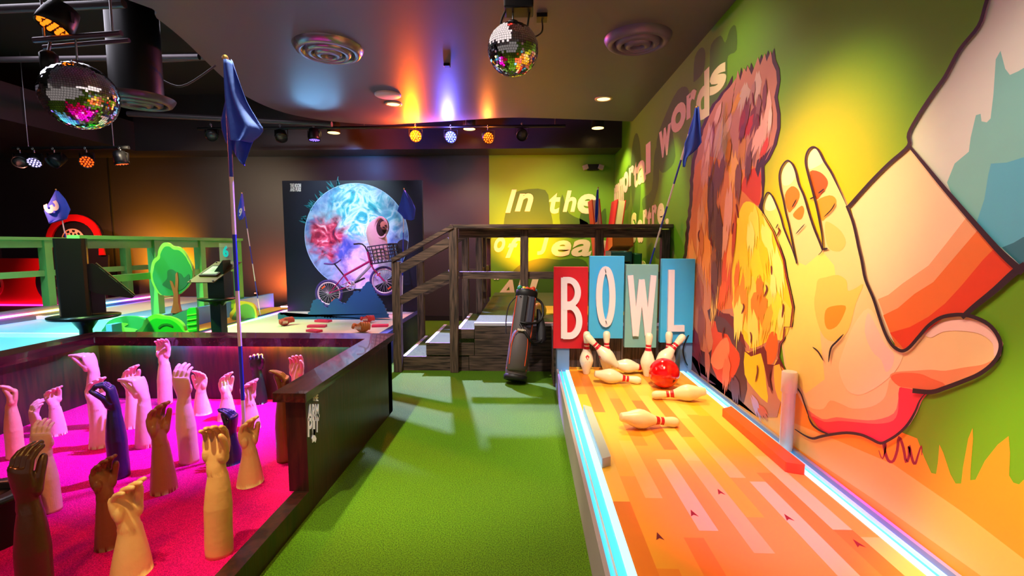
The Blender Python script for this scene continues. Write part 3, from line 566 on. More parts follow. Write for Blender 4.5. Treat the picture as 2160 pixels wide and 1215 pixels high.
# ---- arms
def rot_frame(a):   # bend forward (towards -Y) by a degrees about X, for a frame that starts pointing +Z
    return Vector((0, -math.sin(R(a)), math.cos(R(a)))), Vector((0, -math.cos(R(a)), -math.sin(R(a))))   # direction, palm normal
_arm = {}
def arm_mesh(fl, pose, mirror):
    k = (fl, pose, mirror)
    if k in _arm: return _arm[k]
    wrist, curl, thumb, spread = POSES[pose]
    mb = MB(); n = 40
    rings = []
    def ring(c, nrm, side, rx, ry): return [c + side * (rx * math.cos(2*math.pi*j/n)) + nrm * (ry * math.sin(2*math.pi*j/n)) for j in range(n)]
    sx = Vector((1,0,0)); ny = Vector((0,1,0))
    b = .060 if fl > .2 else .064
    prof = ([(0, .040, .037), (.04, .042, .039), (.3, .041, .038), (.55, .044, .040), (.75, .038, .034), (.9, .031, .027), (1, .029, .024)] if fl > .3 else
            [(0, .050, .046), (.1, .049, .045), (.4, .044, .040), (.75, .035, .030), (.93, .030, .025), (1, .029, .024)] if fl > .2 else
            [(0, .060, .052), (.15, .055, .048), (.5, .045, .039), (.8, .036, .030), (1, .031, .025)])
    for u, rx, ry in prof: rings.append(ring(Vector((0, 0, u * fl)), ny, sx, rx, ry))
    c = Vector((0, 0, fl)); d, pn = rot_frame(wrist)
    for s_, rx, ry in ((.02,.033,.022),(.045,.041,.021),(.07,.044,.018),(.092,.043,.0145),(.102,.038,.010)):
        rings.append(ring(c + d * s_, -pn, sx, rx, ry))
    mb.loft(rings, 0)
    # heel and thumb pads
    mb.sphere(c + d * .035 + sx * .024 + pn * .010, .021, 12, 8, 0, (1, .8, 1.4)); mb.sphere(c + d * .04 - sx * .024 + pn * .008, .017, 12, 8, 0, (1, .8, 1.7))
    # fingers
    for i, (x, L, r, k0) in enumerate(((.0325,.074,.0098,0),(.011,.083,.0100,2),(-.0105,.077,.0098,0),(-.031,.062,.0088,-3))):
        a = wrist; p = c + d * (.094 - abs(x) * .12) + sx * x + pn * .001; pts = [p - d * .03]; rr = [r]
        pts.append(p); rr.append(r * 1.02); sd = math.sin(R(spread * (x / .03)))
        for j, (fr, cu) in enumerate(zip((.45, .31, .24), curl)):
            a += cu + k0 + (i * 3 if pose != 'cup' else i * 2) - 4; dd, nn = rot_frame(a); dd = (dd + sx * sd).normalized()
            for u in (.5, 1.0):
                q = pts[-1] + dd * (L * fr * .5); pts.append(q); rr.append(r * (1 - .07 * j - .05 * u + (.03 if u == 1.0 and j < 2 else 0)))
        pts.append(pts[-1] + dd * r * .45); rr.append(r * .62); pts.append(pts[-1] + dd * r * .25); rr.append(r * .2)
        mb.tube(pts, rr, 12)
    # thumb from the side of the palm
    a1, a2, out = thumb
    p0 = c + d * .028 + sx * .026 + pn * .008; d1 = (d * math.cos(R(a1)) + sx * math.sin(R(a1)) * out + pn * math.sin(R(a1)) * (1.25 - out)).normalized()
    p1 = p0 + d1 * .040; d2 = (d1 + d * .35 - sx * .25 + pn * math.sin(R(a2))).normalized(); p2 = p1 + d2 * .032; d3 = (d2 - sx * .2 + pn * .15).normalized(); p3 = p2 + d3 * .024
    mb.tube([p0, (p0+p1)/2, p1, (p1+p2)/2, p2, (p2+p3)/2, p3, p3 + d3*.005, p3 + d3*.007], [.017,.0145,.0125,.0120,.0118,.0112,.009,.006,.002], 12)
    me = mb.mesh('arm', [])
    o = bpy.data.objects.new('tmp', me); C.objects.link(o)
    m = o.modifiers.new('r', 'REMESH'); m.mode = 'VOXEL'; m.voxel_size = .0024; m.use_smooth_shade = True
    sm = o.modifiers.new('s', 'SMOOTH'); sm.factor = .5; sm.iterations = 3
    dc = o.modifiers.new('d', 'DECIMATE'); dc.ratio = .35
    dg = bpy.context.evaluated_depsgraph_get(); out_me = bpy.data.meshes.new_from_object(o.evaluated_get(dg))
    bpy.data.objects.remove(o)
    # gentle lumps of a moulded arm
    rnd = random.Random(hash(pose) % 1 + int(fl * 100)); ph = [rnd.uniform(0, 6) for _ in range(4)]
    for v in out_me.vertices:
        z = v.co.z
        if z < fl * .92:
            s_ = 1 + .035 * math.sin(z * 21 + ph[0]) * math.sin(z * 9 + ph[1]); v.co.x = v.co.x * s_ + .006 * math.sin(z * 7 + ph[2]); v.co.y *= s_
            if z < .012: v.co.z = 0
        if mirror: v.co.x *= -1
    if mirror: out_me.flip_normals()
    out_me.polygons.foreach_set('use_smooth', [True] * len(out_me.polygons)); out_me.update()
    top = max(v.co.z for v in out_me.vertices)
    _arm[k] = (out_me, top); return _arm[k]
POSES = {'cup': (-8, (24, 30, 22), (24, 16, .6), 0), 'duck': (-12, (48, 24, 14), (20, 24, .4), 0), 'hook': (2, (40, 38, 26), (24, 30, .5), 0),
         'grab': (4, (30, 66, 44), (30, 42, .6), 1), 'reach': (-16, (20, 16, 10), (48, 10, .95), 6), 'droop': (14, (62, 18, 10), (30, 25, .5), 1)}
skins = {k_: mat('arm_' + k_, c_, .34, var=.10, vscale=14, bump=.12, bscale=60, coat=.15) for k_, c_ in
         dict(tan=(222,164,110), pale=(240,200,140), pink=(232,182,160), light=(228,176,158), brown=(126,72,40), dark=(74,44,28), bluelit=(34,26,70), black=(26,18,24), russet=(160,96,62)).items()}  # the blue tone is black skin with blue stage light put into its colour
ARMS = [  # px, base row, top row, forearm, pose, turn, mirror, skin, label
 (34,972,808,.33,'duck',-35,0,'tan','honey coloured arm at the left edge, open palm with fingers folded to the left'),
 (88,1010,845,.33,'cup',150,0,'light','pinkish arm seen from the back, fingers clawed, just left of the pale clenched hand'),
 (106,1083,887,.33,'cup',190,0,'pink','pale lilac arm with curled knuckles facing, behind the big dark brown arm'),
 (82,1290,938,.33,'cup',168,1,'dark','big dark brown arm in the left foreground, back of the glossy hand showing'),
 (120,923,815,.24,'duck',75,0,'light','small lilac pink arm leaning its fingers right, behind the pale clenched hand'),
 (207,906,744,.33,'droop',-85,0,'pink','tall slim pink arm near the left pit wall with fingers flung left'),
 (211,947,796,.24,'cup',80,0,'light','purple lit arm directly behind the navy arm, fingers arched right'),
 (252,1012,803,.33,'grab',-60,0,'bluelit','large navy black arm with a curled grasping hand'),
 (283,906,770,.24,'cup',85,0,'pink','short pale pink arm right of the navy arm, fingers curving up to the right'),
 (311,945,794,.24,'droop',-88,0,'light','slim pink arm with a swan neck hand bent over to the left'),
 (351,858,712,.33,'cup',15,0,'pink','tallest back row pink arm with cupped palm above the pit wall'),
 (344,1042,848,.24,'cup',82,0,'russet','rosy brown arm in mid pit, side view with fingers rising right'),
 (397,980,768,.33,'cup',178,0,'pink','thick pale arm in the centre showing the back of its four fingers'),
 (427,878,779,.17,'cup',-10,1,'pink','short pale arm with red shaded fingertips, behind the thick central arm'),
 (480,889,785,.17,'cup',80,0,'light','short pink arm left of the tall flag pole, fingers curving right'),
 (529,910,800,.17,'duck',78,0,'pink','short pink arm right beside the tall flag pole, fingers pointing right'),
 (545,856,744,.24,'grab',30,0,'black','black arm against the back wall of the pit'),
 (602,977,777,.33,'duck',-70,0,'brown','brown arm half hidden by the end of the pit wall, palm hanging left'),
 (629,880,746,.24,'cup',12,0,'tan','tan cupped hand just showing over the right pit wall'),
 (490,980,859,.17,'duck',-82,0,'bluelit','short navy black arm behind the tan foreground arm, fingers bent left'),
 (467,1173,890,.33,'cup',10,0,'tan','long tan arm in the right foreground, cupped palm facing the camera'),
 (529,1024,879,.17,'cup',78,0,'pale','short yellow arm with flared base in front of the tall flag pole'),
 (230,1157,963,.24,'cup',82,0,'brown','chestnut brown arm in the left foreground, fingers rising right'),
 (280,1215,1013,.17,'duck',76,0,'pale','cream yellow arm at the bottom edge with fingers pointing right')]
for px, yb, yt, fl, pose, rz, mi, sk, lab in ARMS:
    p = onZ(px, yb - 6, ZR); hgt = onY(px, yt, p.y).z - ZR
    me, top = arm_mesh(fl, pose, mi); me = me.copy(); me.materials.clear(); me.materials.append(skins[sk])
    o = bpy.data.objects.new('mannequin_arm', me); C.objects.link(o); s_ = hgt / top
    o.location = (p.x, p.y, ZR); o.rotation_euler = (0, 0, R(rz)); ws = max(.95, min(1.18, s_ * 1.08)); o.scale = (ws, ws, s_)
    tag(o, lab, 'arm', 'moulded arms standing in the pit')
# black round bin at the left edge
t = thing('round_black_table', 'round black table cut by the left edge of the photo', 'table', (-2.235, 1.80, ZR))
MB().lathe([(.125,0),(.125,.185)], 32).build('drum', black, t)
MB().lathe([(.001,.19),(.08,.19),(.08,.21),(.145,.21),(.15,.20),(.15,.19),(.14,.185),(.001,.185)], 40).build('rim', black, t)

# ------------------------------------------------------------------ golf flags
flag_blue = mat('flag_cloth', (52, 84, 214), .7, bump=.1, bscale=40, var=.08)
pole_w = mat('flag_pole_white', (225, 222, 226), .3); pole_b = mat('flag_pole_blue', (40, 60, 190), .35)
def flag(label, top, bot, cloth, r=.009, seg=8, folds=None, num=None, cup=None, first='b'):
    top = Vector(top); bot = Vector(bot)
    t = thing('golf_flag', label, 'flag', bot, group=None)
    L = top - bot; pm = MB()
    for i in range(seg):
        a, b = L * (i / seg), L * ((i + 1) / seg)
        pm.tube([a, b], r, 10, (i % 2) if first == 'b' else (i + 1) % 2)
    pm.build('pole', [pole_w, pole_b], t)
    MB().sphere(L, r * 1.5, 10, 8).build('finial', mat('brass_tip', (230, 190, 120), .3, .6), t)
    for layer, rows in enumerate(cloth):
        m = MB(); nx = 12; vs = []
        rows = smooth_pts(rows, 3, False) if len(rows) > 6 else [tuple(a_ + (b_ - a_) * k_ / 3 for a_, b_ in zip(rows[i_], rows[i_+1])) for i_ in range(len(rows)-1) for k_ in range(3)] + [rows[-1]]
        for a in rows:
            p, q = Vector(a[:3]), Vector(a[3:6])
            for j in range(nx + 1):
                u = j / nx; v = p.lerp(q, u); v.y += .022 * math.sin(u * 9 + layer * 2 + v.z * 6) * u; vs.append(v - bot)
        nr = len(rows)
        m.add(vs, [(i*(nx+1)+j, i*(nx+1)+j+1, (i+1)*(nx+1)+j+1, (i+1)*(nx+1)+j) for i in range(nr-1) for j in range(nx)], 0, True)
        o = m.build('cloth', flag_blue, t); s_ = o.modifiers.new('thick', 'SOLIDIFY'); s_.thickness = .003; s_.offset = 0
    if num:
        ch, quad = num; m = MB(); put_text(m, ch, [Vector(v) - bot for v in quad], .002, 0, .04); m.build('number', white, t)
    if cup:
        MB().lathe([(.001,.0),(cup,.0),(cup,.006),(.001,.008)], 24).build('cup_disc', white, t)
    return t
def fY(rows, Y, dy=0): return [tuple(onY(a, b, Y + dy)) + tuple(onY(c, d, Y + dy)) for a, b, c, d in rows]
b0 = onZ(518, 955, ZR); Y0 = b0.y
flag('tall blue flag hanging limp on a pole in the arm pit', onY(475, 122, Y0), b0,
     [fY([(471,124,492,128),(472,160,504,165),(474,200,520,215),(477,240,540,252),(480,262,551,274),(484,290,530,296),(486,296,520,298)], Y0, -.02),
      fY([(478,200,500,205),(466,255,510,262),(468,275,522,288),(476,300,537,297),(490,315,514,348),(505,338,514,350)], Y0, .03)], r=.011, seg=7, cup=.06)
b0 = Vector((-6.02, 6.17, .34))
flag('small blue flag with a white number 3 behind the left railing', onY(118, 400, b0.y), b0,
     [fY([(117,402,121,403),(105,425,135,420),(93,445,146,442),(100,462,140,462),(103,470,106,472)], b0.y, -.02)], r=.007, seg=6,
     num=('3', [onY(a, b, b0.y - .055) for a, b in ((90,434),(100,453),(128,441),(119,421))]))
b0 = onZ(531, 646, .36)
flag('narrow blue flag with white number on a thin pole beside the yellow edged bush', onY(510, 407, 6.3), (-3.64, 6.3, .38),
     [fY([(509,409,511,409),(502,440,514,445),(501,455,515,455),(505,465,512,462)], 6.3, -.02)], r=.006, seg=7,
     num=('9', [onY(a, b, 6.23) for a, b in ((503,457),(510,455),(511,438),(505,440))]))
flag('plain blue flag standing in front of the moon picture', onY(852, 398, 6.3), (-1.69, 6.3, .36),
     [fY([(851,401,854,401),(845,425,866,418),(838,445,876,440),(848,455,874,462),(852,462,868,465)], 6.3, -.02)], r=.006, seg=3)
flag('edge-on blue flag behind the wooden rail by the red and white books', onY(1262, 396, 5.2), (.77, 5.2, .515),
     [fY([(1259,400,1263,400),(1256,430,1263,425),(1255,455,1262,450),(1256,470,1259,468)], 5.2, -.02)], r=.006, seg=3)
tb = onX(1471, 225, 1.40); bb = Vector((.78, 4.62, .9)); bb = onY(1358, 600, 4.75)
flag('blue flag on a slanted blue and white pole leaning behind the bowl sign', onY(1470, 226, 3.9), bb,
     [[tuple(onY(a, b, 3.89)) + tuple(onY(c, d, 3.89)) for a, b, c, d in ((1466,228,1472,226),(1458,270,1476,262),(1444,302,1480,300),(1443,322,1470,315),(1440,340,1452,330),(1440,352,1446,352))]], r=.008, seg=8)

# ------------------------------------------------------------------ bowling lane
ZL = .21; YN, YF = 1.42, 4.355
t = thing('bowling_lane', 'short wooden bowling lane with planks in orange and yellow beside the mural', 'bowling lane')
tones = [paint(c, .38) for c in ((242,164,44),(250,190,74),(236,140,36),(248,182,36),(228,124,30),(250,200,92))]
pl = MB(); nw = 13; x0, x1 = .383, 1.383; rnd = random.Random(11)
for i in range(nw):
    a = x0 + (x1-x0)*i/nw; b = x0 + (x1-x0)*(i+1)/nw; y = YN - rnd.uniform(0,.6); prev = -1
    while y < YF:
        L = rnd.uniform(.6, 1.1); k_ = rnd.choice([q for q in (0,0,1,1,2,3,3,4,5) if q != prev]); prev = k_
        pl.box((a, max(y, YN), ZL - .02), (b, min(y + L, YF), ZL), k_) if y + L > YN else None; y += L
pl.build('planks', tones, t)
MB().box((.385, YN, 0), (1.381, YF, ZL - .02)).build('bed', mat('lane_side_paint', (150, 140, 165), .5), t)
am = mat('arrow_red', (96, 6, 14), .5)
for x, y in ((1390,1132),(1462,1083),(1519,1038),(1662,1092),(1810,1147)):
    p = onZ(x, y, ZL + .001); MB().add([p + Vector(v) for v in ((0,.03,0),(-.016,-.022,0),(0,-.008,0),(.016,-.022,0))], [(1,2,0),(2,3,0)]).build('arrow_mark', am, t)
led = mat('cyan_white_led_channel', (40, 110, 140), .3, emit=1.1, ecol=(70, 200, 255)); ledw = mat('white_led_edge', (90, 130, 150), .3, emit=1.6, ecol=(150, 232, 255))
alu = mat('pale_rail_paint', (205, 220, 235), .3)
def channel(nm, xo, xi, y0, y1, lab):
    c = thing(nm, lab, 'light channel'); s_ = 1 if xi > xo else -1
    MB().box((xo, y0, 0 if s_ > 0 else ZL-.1), (xo + s_*.018, y1, ZL + .012)).build('outer_side', mat('lane_side_paint', (150,140,165)), c)
    MB().box((xo + s_*.018, y0, ZL - .06), (xi - s_*.03, y1, ZL - .012)).build('led_tray', led, c)
    MB().box((xi - s_*.03, y0, ZL - .05), (xi, y1, ZL + .002)).build('bright_lip', ledw, c)
    MB().box((xo + s_*.040, y0, ZL - .012), (xo + s_*.046, y1, ZL + .004)).build('divider', alu, c)
    return c
channel('lane_light_channel', .270, .383, 1.0, 4.235, 'glowing cyan channel along the aisle side of the bowling lane')
channel('lane_light_channel', XR - .002, 1.383, 1.56, 4.235, 'glowing cyan channel between the bowling lane and the mural')
bp_ = MB(); pts = [onZ(1230,862,ZL+.05), onZ(1252,862,ZL+.05), onZ(1281,955,ZL+.05), onZ(1262,962,ZL+.05)]
def bumper(lab, y0, y1, xa, xb, col, h_=.05):
    m = MB(); P = [(xa, y0+.03), (xb, y0), (xb, y1), (xa, y1 - .05)]
    m.prism([(x, y, ZL + .002) for x, y in P], (0, 0, h_)); o = m.build('lane_bumper', mat('bumper_' + lab.split()[0], col, .4), bevel=.006)
    tag(o, lab, 'bumper')
bumper('grey bumper block on the aisle edge of the bowling lane', 2.34, 3.16, .435, .385, (170, 182, 190))
bumper('orange bumper block on the mural edge of the bowling lane', 2.30, 3.16, 1.30, 1.38, (214, 92, 38))
# stub post by the mural
p = onX(1672, 935, 1.45)
o = MB().lathe([(.034,0),(.034,.33),(.040,.33),(.040,.44),(.036,.445)], 10).build('white_post', mat('white_post_paint', (232, 220, 220), .4), loc=(1.445, 1.455/.560, ZL)); tag(o, 'short white faceted post standing against the mural', 'post')
# end wall of the lane
t = thing('lane_backstop', 'dark plank backstop with blue grey cheeks at the end of the bowling lane', 'backstop')
m = MB()
for i in range(10): m.box((.36 + i*.103, 4.36, .1), (.36 + i*.103 + .099, 4.39, .56))
m.build('planks', ww_z, t)
MB().box((.275, 4.24, .0), (.385, 4.42, .52)).build('cheek', mat('blue_grey_cheek', (112, 138, 178), .5), t)
MB().box((1.38, 4.24, .0), (1.485, 4.42, .56)).build('cheek', mat('blue_grey_cheek', (112, 138, 178), .5), t)
MB().box((.255, 4.42, 0), (XR - .001, 4.94, .5)).build('rear_box', ww_x, t)
# BOWL sign
YP = 4.22
def stroke_letter(strokes, wpx, y, mb, th=.03):
    for si, P in enumerate(strokes):
        y = y - .0008
        L, Rr = ribbon2d(P, wpx, False); n = len(L)
        a = [onY(x, yy, y) for x, yy in L]; b = [onY(x, yy, y) for x, yy in Rr]
        fr = a + b; bk = [p + Vector((0, th, 0)) for p in fr]; F_ = []
        for i in range(n-1): F_ += [(i, i+1, n+i+1, n+i), (2*n+i, 3*n+i, 3*n+i+1, 2*n+i+1), (i, 2*n+i, 2*n+i+1, i+1), (n+i, n+i+1, 3*n+i+1, 3*n+i)]
        F_ += [(0, n, 3*n, 2*n), (n-1, 3*n-1, 4*n-1, 2*n-1)]
        mb.add(fr + bk, F_)
def arc(cx, cy, rx, ry, a0, a1, n=18): return [(cx + rx*math.cos(R(a0 + (a1-a0)*i/n)), cy + ry*math.sin(R(a0 + (a1-a0)*i/n))) for i in range(n+1)]
let = mat('sign_letter', (236, 222, 226), .5)
for nm, (ax, ay, bx, by), col, st, wd in (
    ('red sign panel with a white letter B', (1167,563,1241,735), (205,8,30), [[(1190,586),(1190,714)], [(1188,591)] + arc(1200,617,19,26,-90,90) + [(1188,643)], [(1188,648)] + arc(1202,678,20,31,-90,90) + [(1188,709)]], 11),
    ('tall sky blue sign panel with a white letter O', (1241,540,1317,713), (62,178,232), [arc(1278,626,14,58,0,360,40)], 11),
    ('grey green sign panel with a white letter W', (1317,558,1389,733), (124,176,170), [[(1330,581),(1341,709)],[(1341,709),(1354,590)],[(1354,590),(1367,709)],[(1367,709),(1379,581)]], 10),
    ('sky blue sign panel at the mural with a white letter L', (1391,546,1466,722), (62,178,232), [[(1417,569),(1415,699)],[(1413,693),(1444,693)]], 11)):
    a = onY(ax, by, YP); b = onY(bx, ay, YP); b.x = min(b.x, XR - .004); k_ = ay < 556
    t = thing('letter_sign', nm, 'sign', (0,0,0), group='letter panels above the lane')
    dy = -.012 if k_ else 0
    MB().box((a.x, YP + dy, a.z), (b.x, YP + .05 + dy, b.z)).build('board', mat('panel_%d' % ax, col, .42, var=.05), t, bevel=.002)
    m = MB(); stroke_letter([[(x, y) for x, y in s_] for s_ in st], wd + 2, YP - .030 + dy, m); m.build('letter', let, t)
# small black cable at the right cheek
o = MB().tube(smooth_pts([(1.46,4.23,.56),(1.42,4.2,.52),(1.39,4.2,.42),(1.41,4.2,.32),(1.44,4.22,.27)], 4, False), .006, 8).build('power_cable', black); tag(o, 'black power cable looping beside the bowling lane end', 'cable')

# pins
pin_w = mat('pin_ivory', (240, 226, 196), .32, var=.06, vscale=30, coat=.2); pin_r = mat('pin_red', (196, 14, 40), .35)
pprof = [(.001,0),(.024,0),(.0265,.004),(.036,.045),(.050,.08),(.0590,.11),(.0606,.125),(.0575,.150),(.047,.180),(.036,.205),(.029,.225),(.0252,.240),(.0240,.250),(.0234,.258),(.0236,.268),(.0244,.278),(.0266,.295),(.0300,.320),(.0320,.340),(.0315,.352),(.0270,.368),(.0180,.378),(.0080,.3808),(.001,.381)]
def pf(i):
    z = (pprof[i][1] + pprof[i+1][1]) / 2
    return 1 if (.226 < z < .247 or .259 < z < .279) else 0
def pin_patch(mb, poly, zc, ang, mi=0):
    """flat little polygon (u across, v up; metres) wrapped on the belly"""
    vs = []
    for u, v in poly:
        z = zc + v
        for i in range(len(pprof)-1):
            if pprof[i][1] <= z <= pprof[i+1][1]: f_ = (z-pprof[i][1])/(pprof[i+1][1]-pprof[i][1]+1e-9); r = pprof[i][0]*(1-f_)+pprof[i+1][0]*f_; break
        r += .0012; th = ang + u / r; vs.append((r*math.cos(th), r*math.sin(th), z))
    mb.add(vs, [tuple(range(len(vs)))], mi)
def pin_meshes(ang):
    a = MB().lathe(pprof, 28, 0, None, True, pf).mesh('body', [pin_w, pin_r])
    m = MB(); 
    for q in (-1, 1):
        pin_patch(m, [(0,.028),(q*.009,.020),(q*.018,.010),(q*.012,.0),(q*.006,-.010),(0,-.018)][::q], .155, ang)
    pin_patch(m, [(-.020,-.034),(.020,-.034),(.020,-.031),(-.020,-.031)], .155, ang)
    ring_ = [(.0055*math.cos(x), .004+.0055*math.sin(x)) for x in [2*math.pi*i/14 for i in range(14)]]
    for k_ in range(11):
        k2 = k_ + 5
        pin_patch(m, [ring_[k2 % 14], ring_[(k2+1) % 14], tuple(.62*v if i_ == 0 else .004+.62*(v-.004) for i_, v in enumerate(ring_[(k2+1) % 14])), tuple(.62*v if i_ == 0 else .004+.62*(v-.004) for i_, v in enumerate(ring_[k2 % 14]))], .157, ang, 1)
    b = m.mesh('emblem', [pin_r, pin_w])
    return a, b
def add_pin(lab, base, head, ang=-90):
    me, em = pin_meshes(R(ang)); base = Vector(base); d = (Vector(head) - base).normalized()
    t = thing('bowling_pin', lab, 'bowling pin', base, group='bowling pins at the lane end')
    qd = Vector((0,0,1)).rotation_difference(d); t.rotation_mode = 'QUATERNION'; t.rotation_quaternion = qd
    for nm, mm in (('body', me), ('emblem', em)):
        o = bpy.data.objects.new(nm, mm); C.objects.link(o); o.parent = t
    return t
def lying(lab, b, h_, lift=0, ang=0):
    B = onZ(b[0], b[1], ZL + .06 + lift); Hh = onZ(h_[0], h_[1], ZL + .035 + lift); d = Hh - B; d.z = 0; d.normalize(); mid = (B + Hh) / 2; mid.z = 0
    d3 = (d * math.cos(R(8)) + Vector((0,0,-math.sin(R(8))))).normalized()
    belly = mid - d * .065; belly.z = ZL + .0612 + lift
    base = belly - d3 * .125; add_pin(lab, base, base + d3, ang)
add_pin('upright pin with a red emblem at the left end of the lane', (.525, 4.12, ZL), (.525, 4.12, 1), -88)
add_pin('upright pin under the letter O, behind the leaning pin', (.708, 4.14, ZL), (.700, 4.14, .6), 60)
add_pin('upright pin under the letter W', (1.04, 4.06, ZL), (1.055, 4.07, .6), 60)
add_pin('upright pin behind the red ball, under the letter L', (1.245, 4.14, ZL), (1.245, 4.14, .6), 60)
b_, h_ = onY(1302,778,4.0), onY(1247,718,4.02); add_pin('pin leaning left against the upright pin with the emblem', b_ + Vector((0,0,.02)), h_, 200)
b_, h_ = onY(1382,782,4.02), onY(1430,722,4.05); add_pin('pin leaning right in front of the letter L', b_ + Vector((0,0,.02)), h_, 60)
lying('pin lying across the top of the heap, head touching the red ball', (1298,772), (1378,777), .015, 90)
lying('pin lying in front of the heap on the left, head pointing right', (1257,793), (1350,801), 0, 90)
lying('pin lying right of the red ball with its head pointing left', (1479,830), (1384,832), 0, 90)
lying('fallen pin nearest the camera with a red emblem, alone in mid lane', (1300,886), (1440,888), 0, -5)
t = thing('bowling_ball', 'glossy red bowling ball resting among the pins', 'bowling ball', (1.095, 3.74, ZL + .118))
MB().sphere((0,0,0), .118, 40, 28).build('shell', mat('ball_red', (214, 10, 16), .12, coat=.6), t)
m = MB()
for k_, (u, v) in enumerate(((.35,-.25),(.45,-.30),(.38,-.38),(.5,-.12))):
    d = Vector((u, -.85, v)).normalized(); q = Vector((0,0,1)).rotation_difference(d).to_matrix().to_4x4()
    m.lathe([(.0005,.1185),(.004,.1186),(.0041,.1178)], 8, 0, q @ Matrix.Diagonal((1,2.6 if k_ < 3 else 1,1,1)))
m.build('engraving', blackm, t)

# ------------------------------------------------------------------ wooden stairs, platform and railing
YS = 4.96
turf2 = mat('stair_turf', (74, 98, 46), .7, bump=1.0, bscale=200, var=.6, vscale=150, spec=.3); nose = mat('nosing_white', (205, 200, 215), .5)
t = thing('wooden_platform', 'raised platform clad in weathered dark planks with stairs on its left side', 'platform')
m = MB()
for i, (z0, z1) in enumerate(((0,.165),(.17,.345),(.35,.49))):
    xs = [-1.33, -.56, .35, XR - .002] if i else [-1.33, -.62, .5, XR - .002]
    for a, b in zip(xs, xs[1:]):
        if i == 0: aa = a
        elif i == 1: aa = max(a, -1.08)
        else: aa = max(a, -.74)
        zt = min(z1, .15 if aa < -1.08 else .30 if aa < -.74 else .45 if aa < -.56 else 9)
        if b > aa: m.box((aa + .003, YS, z0), (b - .003, YS + .03, zt if b <= -.5 else z1))
m.build('plank_cladding', ww_x, t)
MB().box((-.56, YS - .005, .49), (XR - .002, YS + .06, .52)).build('edge_board', nose, t)
body = MB()
for a, b, z in ((-1.33,-1.08,.15),(-1.08,-.74,.30),(-.74,-.56,.45),(-.56,XR-.002,.515)): body.box((a, YS + .03, 0), (b, 6.1 if b < 0 and a < -.6 else 8.2, z))
body.build('turf_top', turf2, t)
MB().box((-.1, 5.6, .515), (1.2, 6.3, .53)).build('yellow_panel', mat('yellow_felt', (222, 200, 40), .7), t)
for a, z in ((-1.33,.15),(-1.08,.30),(-.74,.45)): MB().box((a - .004, YS, z - .006), (a + .035, 6.1, z + .006)).build('nosing', nose, t)
t = thing('stair_railing', 'weathered dark wood railing along the front of the platform and stairs', 'railing')
def post(x, y, z0, z1, tt, w=.085): MB().box((x - w/2, y - w/2, z0), (x + w/2, y + w/2, z1)).build('post', ww_z, tt, bevel=.004)
yr = YS - .045
post(-1.365, yr, 0, 1.17, t); post(-.765, yr, 0, 1.52, t); post(-.03, YS + .07, .52, 1.50, t); post(.755, YS + .07, .52, 1.50, t); post(1.44, YS + .07, .52, 1.50, t)
MB().box((-.80, YS - .06, 1.515), (1.485, YS + .12, 1.555)).build('top_rail', ww_x, t, bevel=.004)
MB().box((-.72, YS + .05, 1.42), (1.40, YS + .09, 1.512)).build('rail_board', ww_x, t)
MB().box((-.72, YS + .05, .985), (1.40, YS + .09, 1.06)).build('mid_rail', ww_x, t)
MB().beam((-1.40, yr, 1.185), (-.76, yr, 1.535), .12, .04, 0).build('sloping_top_rail', ww_x, t)
MB().beam((-1.33, yr + .0, 1.09), (-.80, yr, 1.385), .05, .09, 0).build('sloping_board', ww_x, t)
MB().beam((-1.33, yr, .76), (-.80, yr, 1.045), .05, .09, 0).build('sloping_mid_rail', ww_x, t)
t = thing('rear_stair_railing', 'weathered dark wood railing on the far side of the stairs', 'railing')
yr = 6.14
post(-1.39, yr, 0, 1.12, t); post(-.80, yr, .3, 1.45, t); post(-.62, yr, .45, 1.45, t)
MB().beam((-1.42, yr, 1.13), (-.78, yr, 1.46), .1, .05).build('sloping_top_rail', ww_x, t)
MB().beam((-1.36, yr, .72), (-.80, yr, 1.0), .05, .09).build('sloping_mid_rail', ww_x, t)
MB().box((-.82, yr - .05, 1.44), (-.58, yr + .05, 1.48)).build('top_rail', ww_x, t)
for y_ in (6.7, 7.5): post(-.62, y_, .515, 1.45, t)
MB().box((-.67, yr, 1.44), (-.57, 7.55, 1.48)).build('side_top_rail', ww_y, t); MB().box((-.65, yr, .95), (-.60, 7.5, 1.03)).build('side_mid_rail', ww_y, t)
MB().box((-.78, yr-.02, .98), (-.62, yr+.02, 1.03)).build('mid_rail', ww_x, t)
# bowling-end giant books
def book(lab, c, size, rx=0, ry=0, rz=0, cov=(190,20,30), pages=(240,232,205)):
    t = thing('giant_book', lab, 'book', c, (R(rx), R(ry), R(rz)), 'giant prop books on the platform')
    w_, d_, h_ = size
    cm = mat('cover_%d_%d_%d' % cov, cov, .5)
    MB().box((-w_/2, -d_/2, 0), (-w_/2 + .012, d_/2, h_)).box((w_/2 - .012, -d_/2, 0), (w_/2, d_/2, h_)).box((-w_/2, d_/2 - .012, 0), (w_/2, d_/2, h_)).build('cover', cm, t)
    MB().box((-w_/2 + .012, -d_/2 + .01, .01), (w_/2 - .012, d_/2 - .012, h_ - .012)).build('pages', mat('pages_%d' % pages[2], pages, .7), t)
book('tall red covered giant book leaning left behind the wooden rail', (1.16, 7.3, .52), (.12, .45, 1.50), ry=-6, cov=(190,20,30))
book('tall white paged giant book with a red cover leaning right behind the rail', (1.10, 6.75, .52), (.12, .45, 1.44), ry=7, cov=(200,16,30), pages=(240,225,215))
book('dark blue giant book standing under the stacked books', (1.14, 6.0, .52), (.25, .40, .61), cov=(20,80,110), pages=(60,130,160))
book('teal giant book lying flat under the orange one', (1.14, 6.0, 1.135), (.25, .42, .13), cov=(30,110,120), pages=(60,130,140))
book('orange giant book tilted forward on top of the teal one', (1.15, 5.9, 1.30), (.25, .30, .16), rx=-12, cov=(235,120,30), pages=(240,150,60))
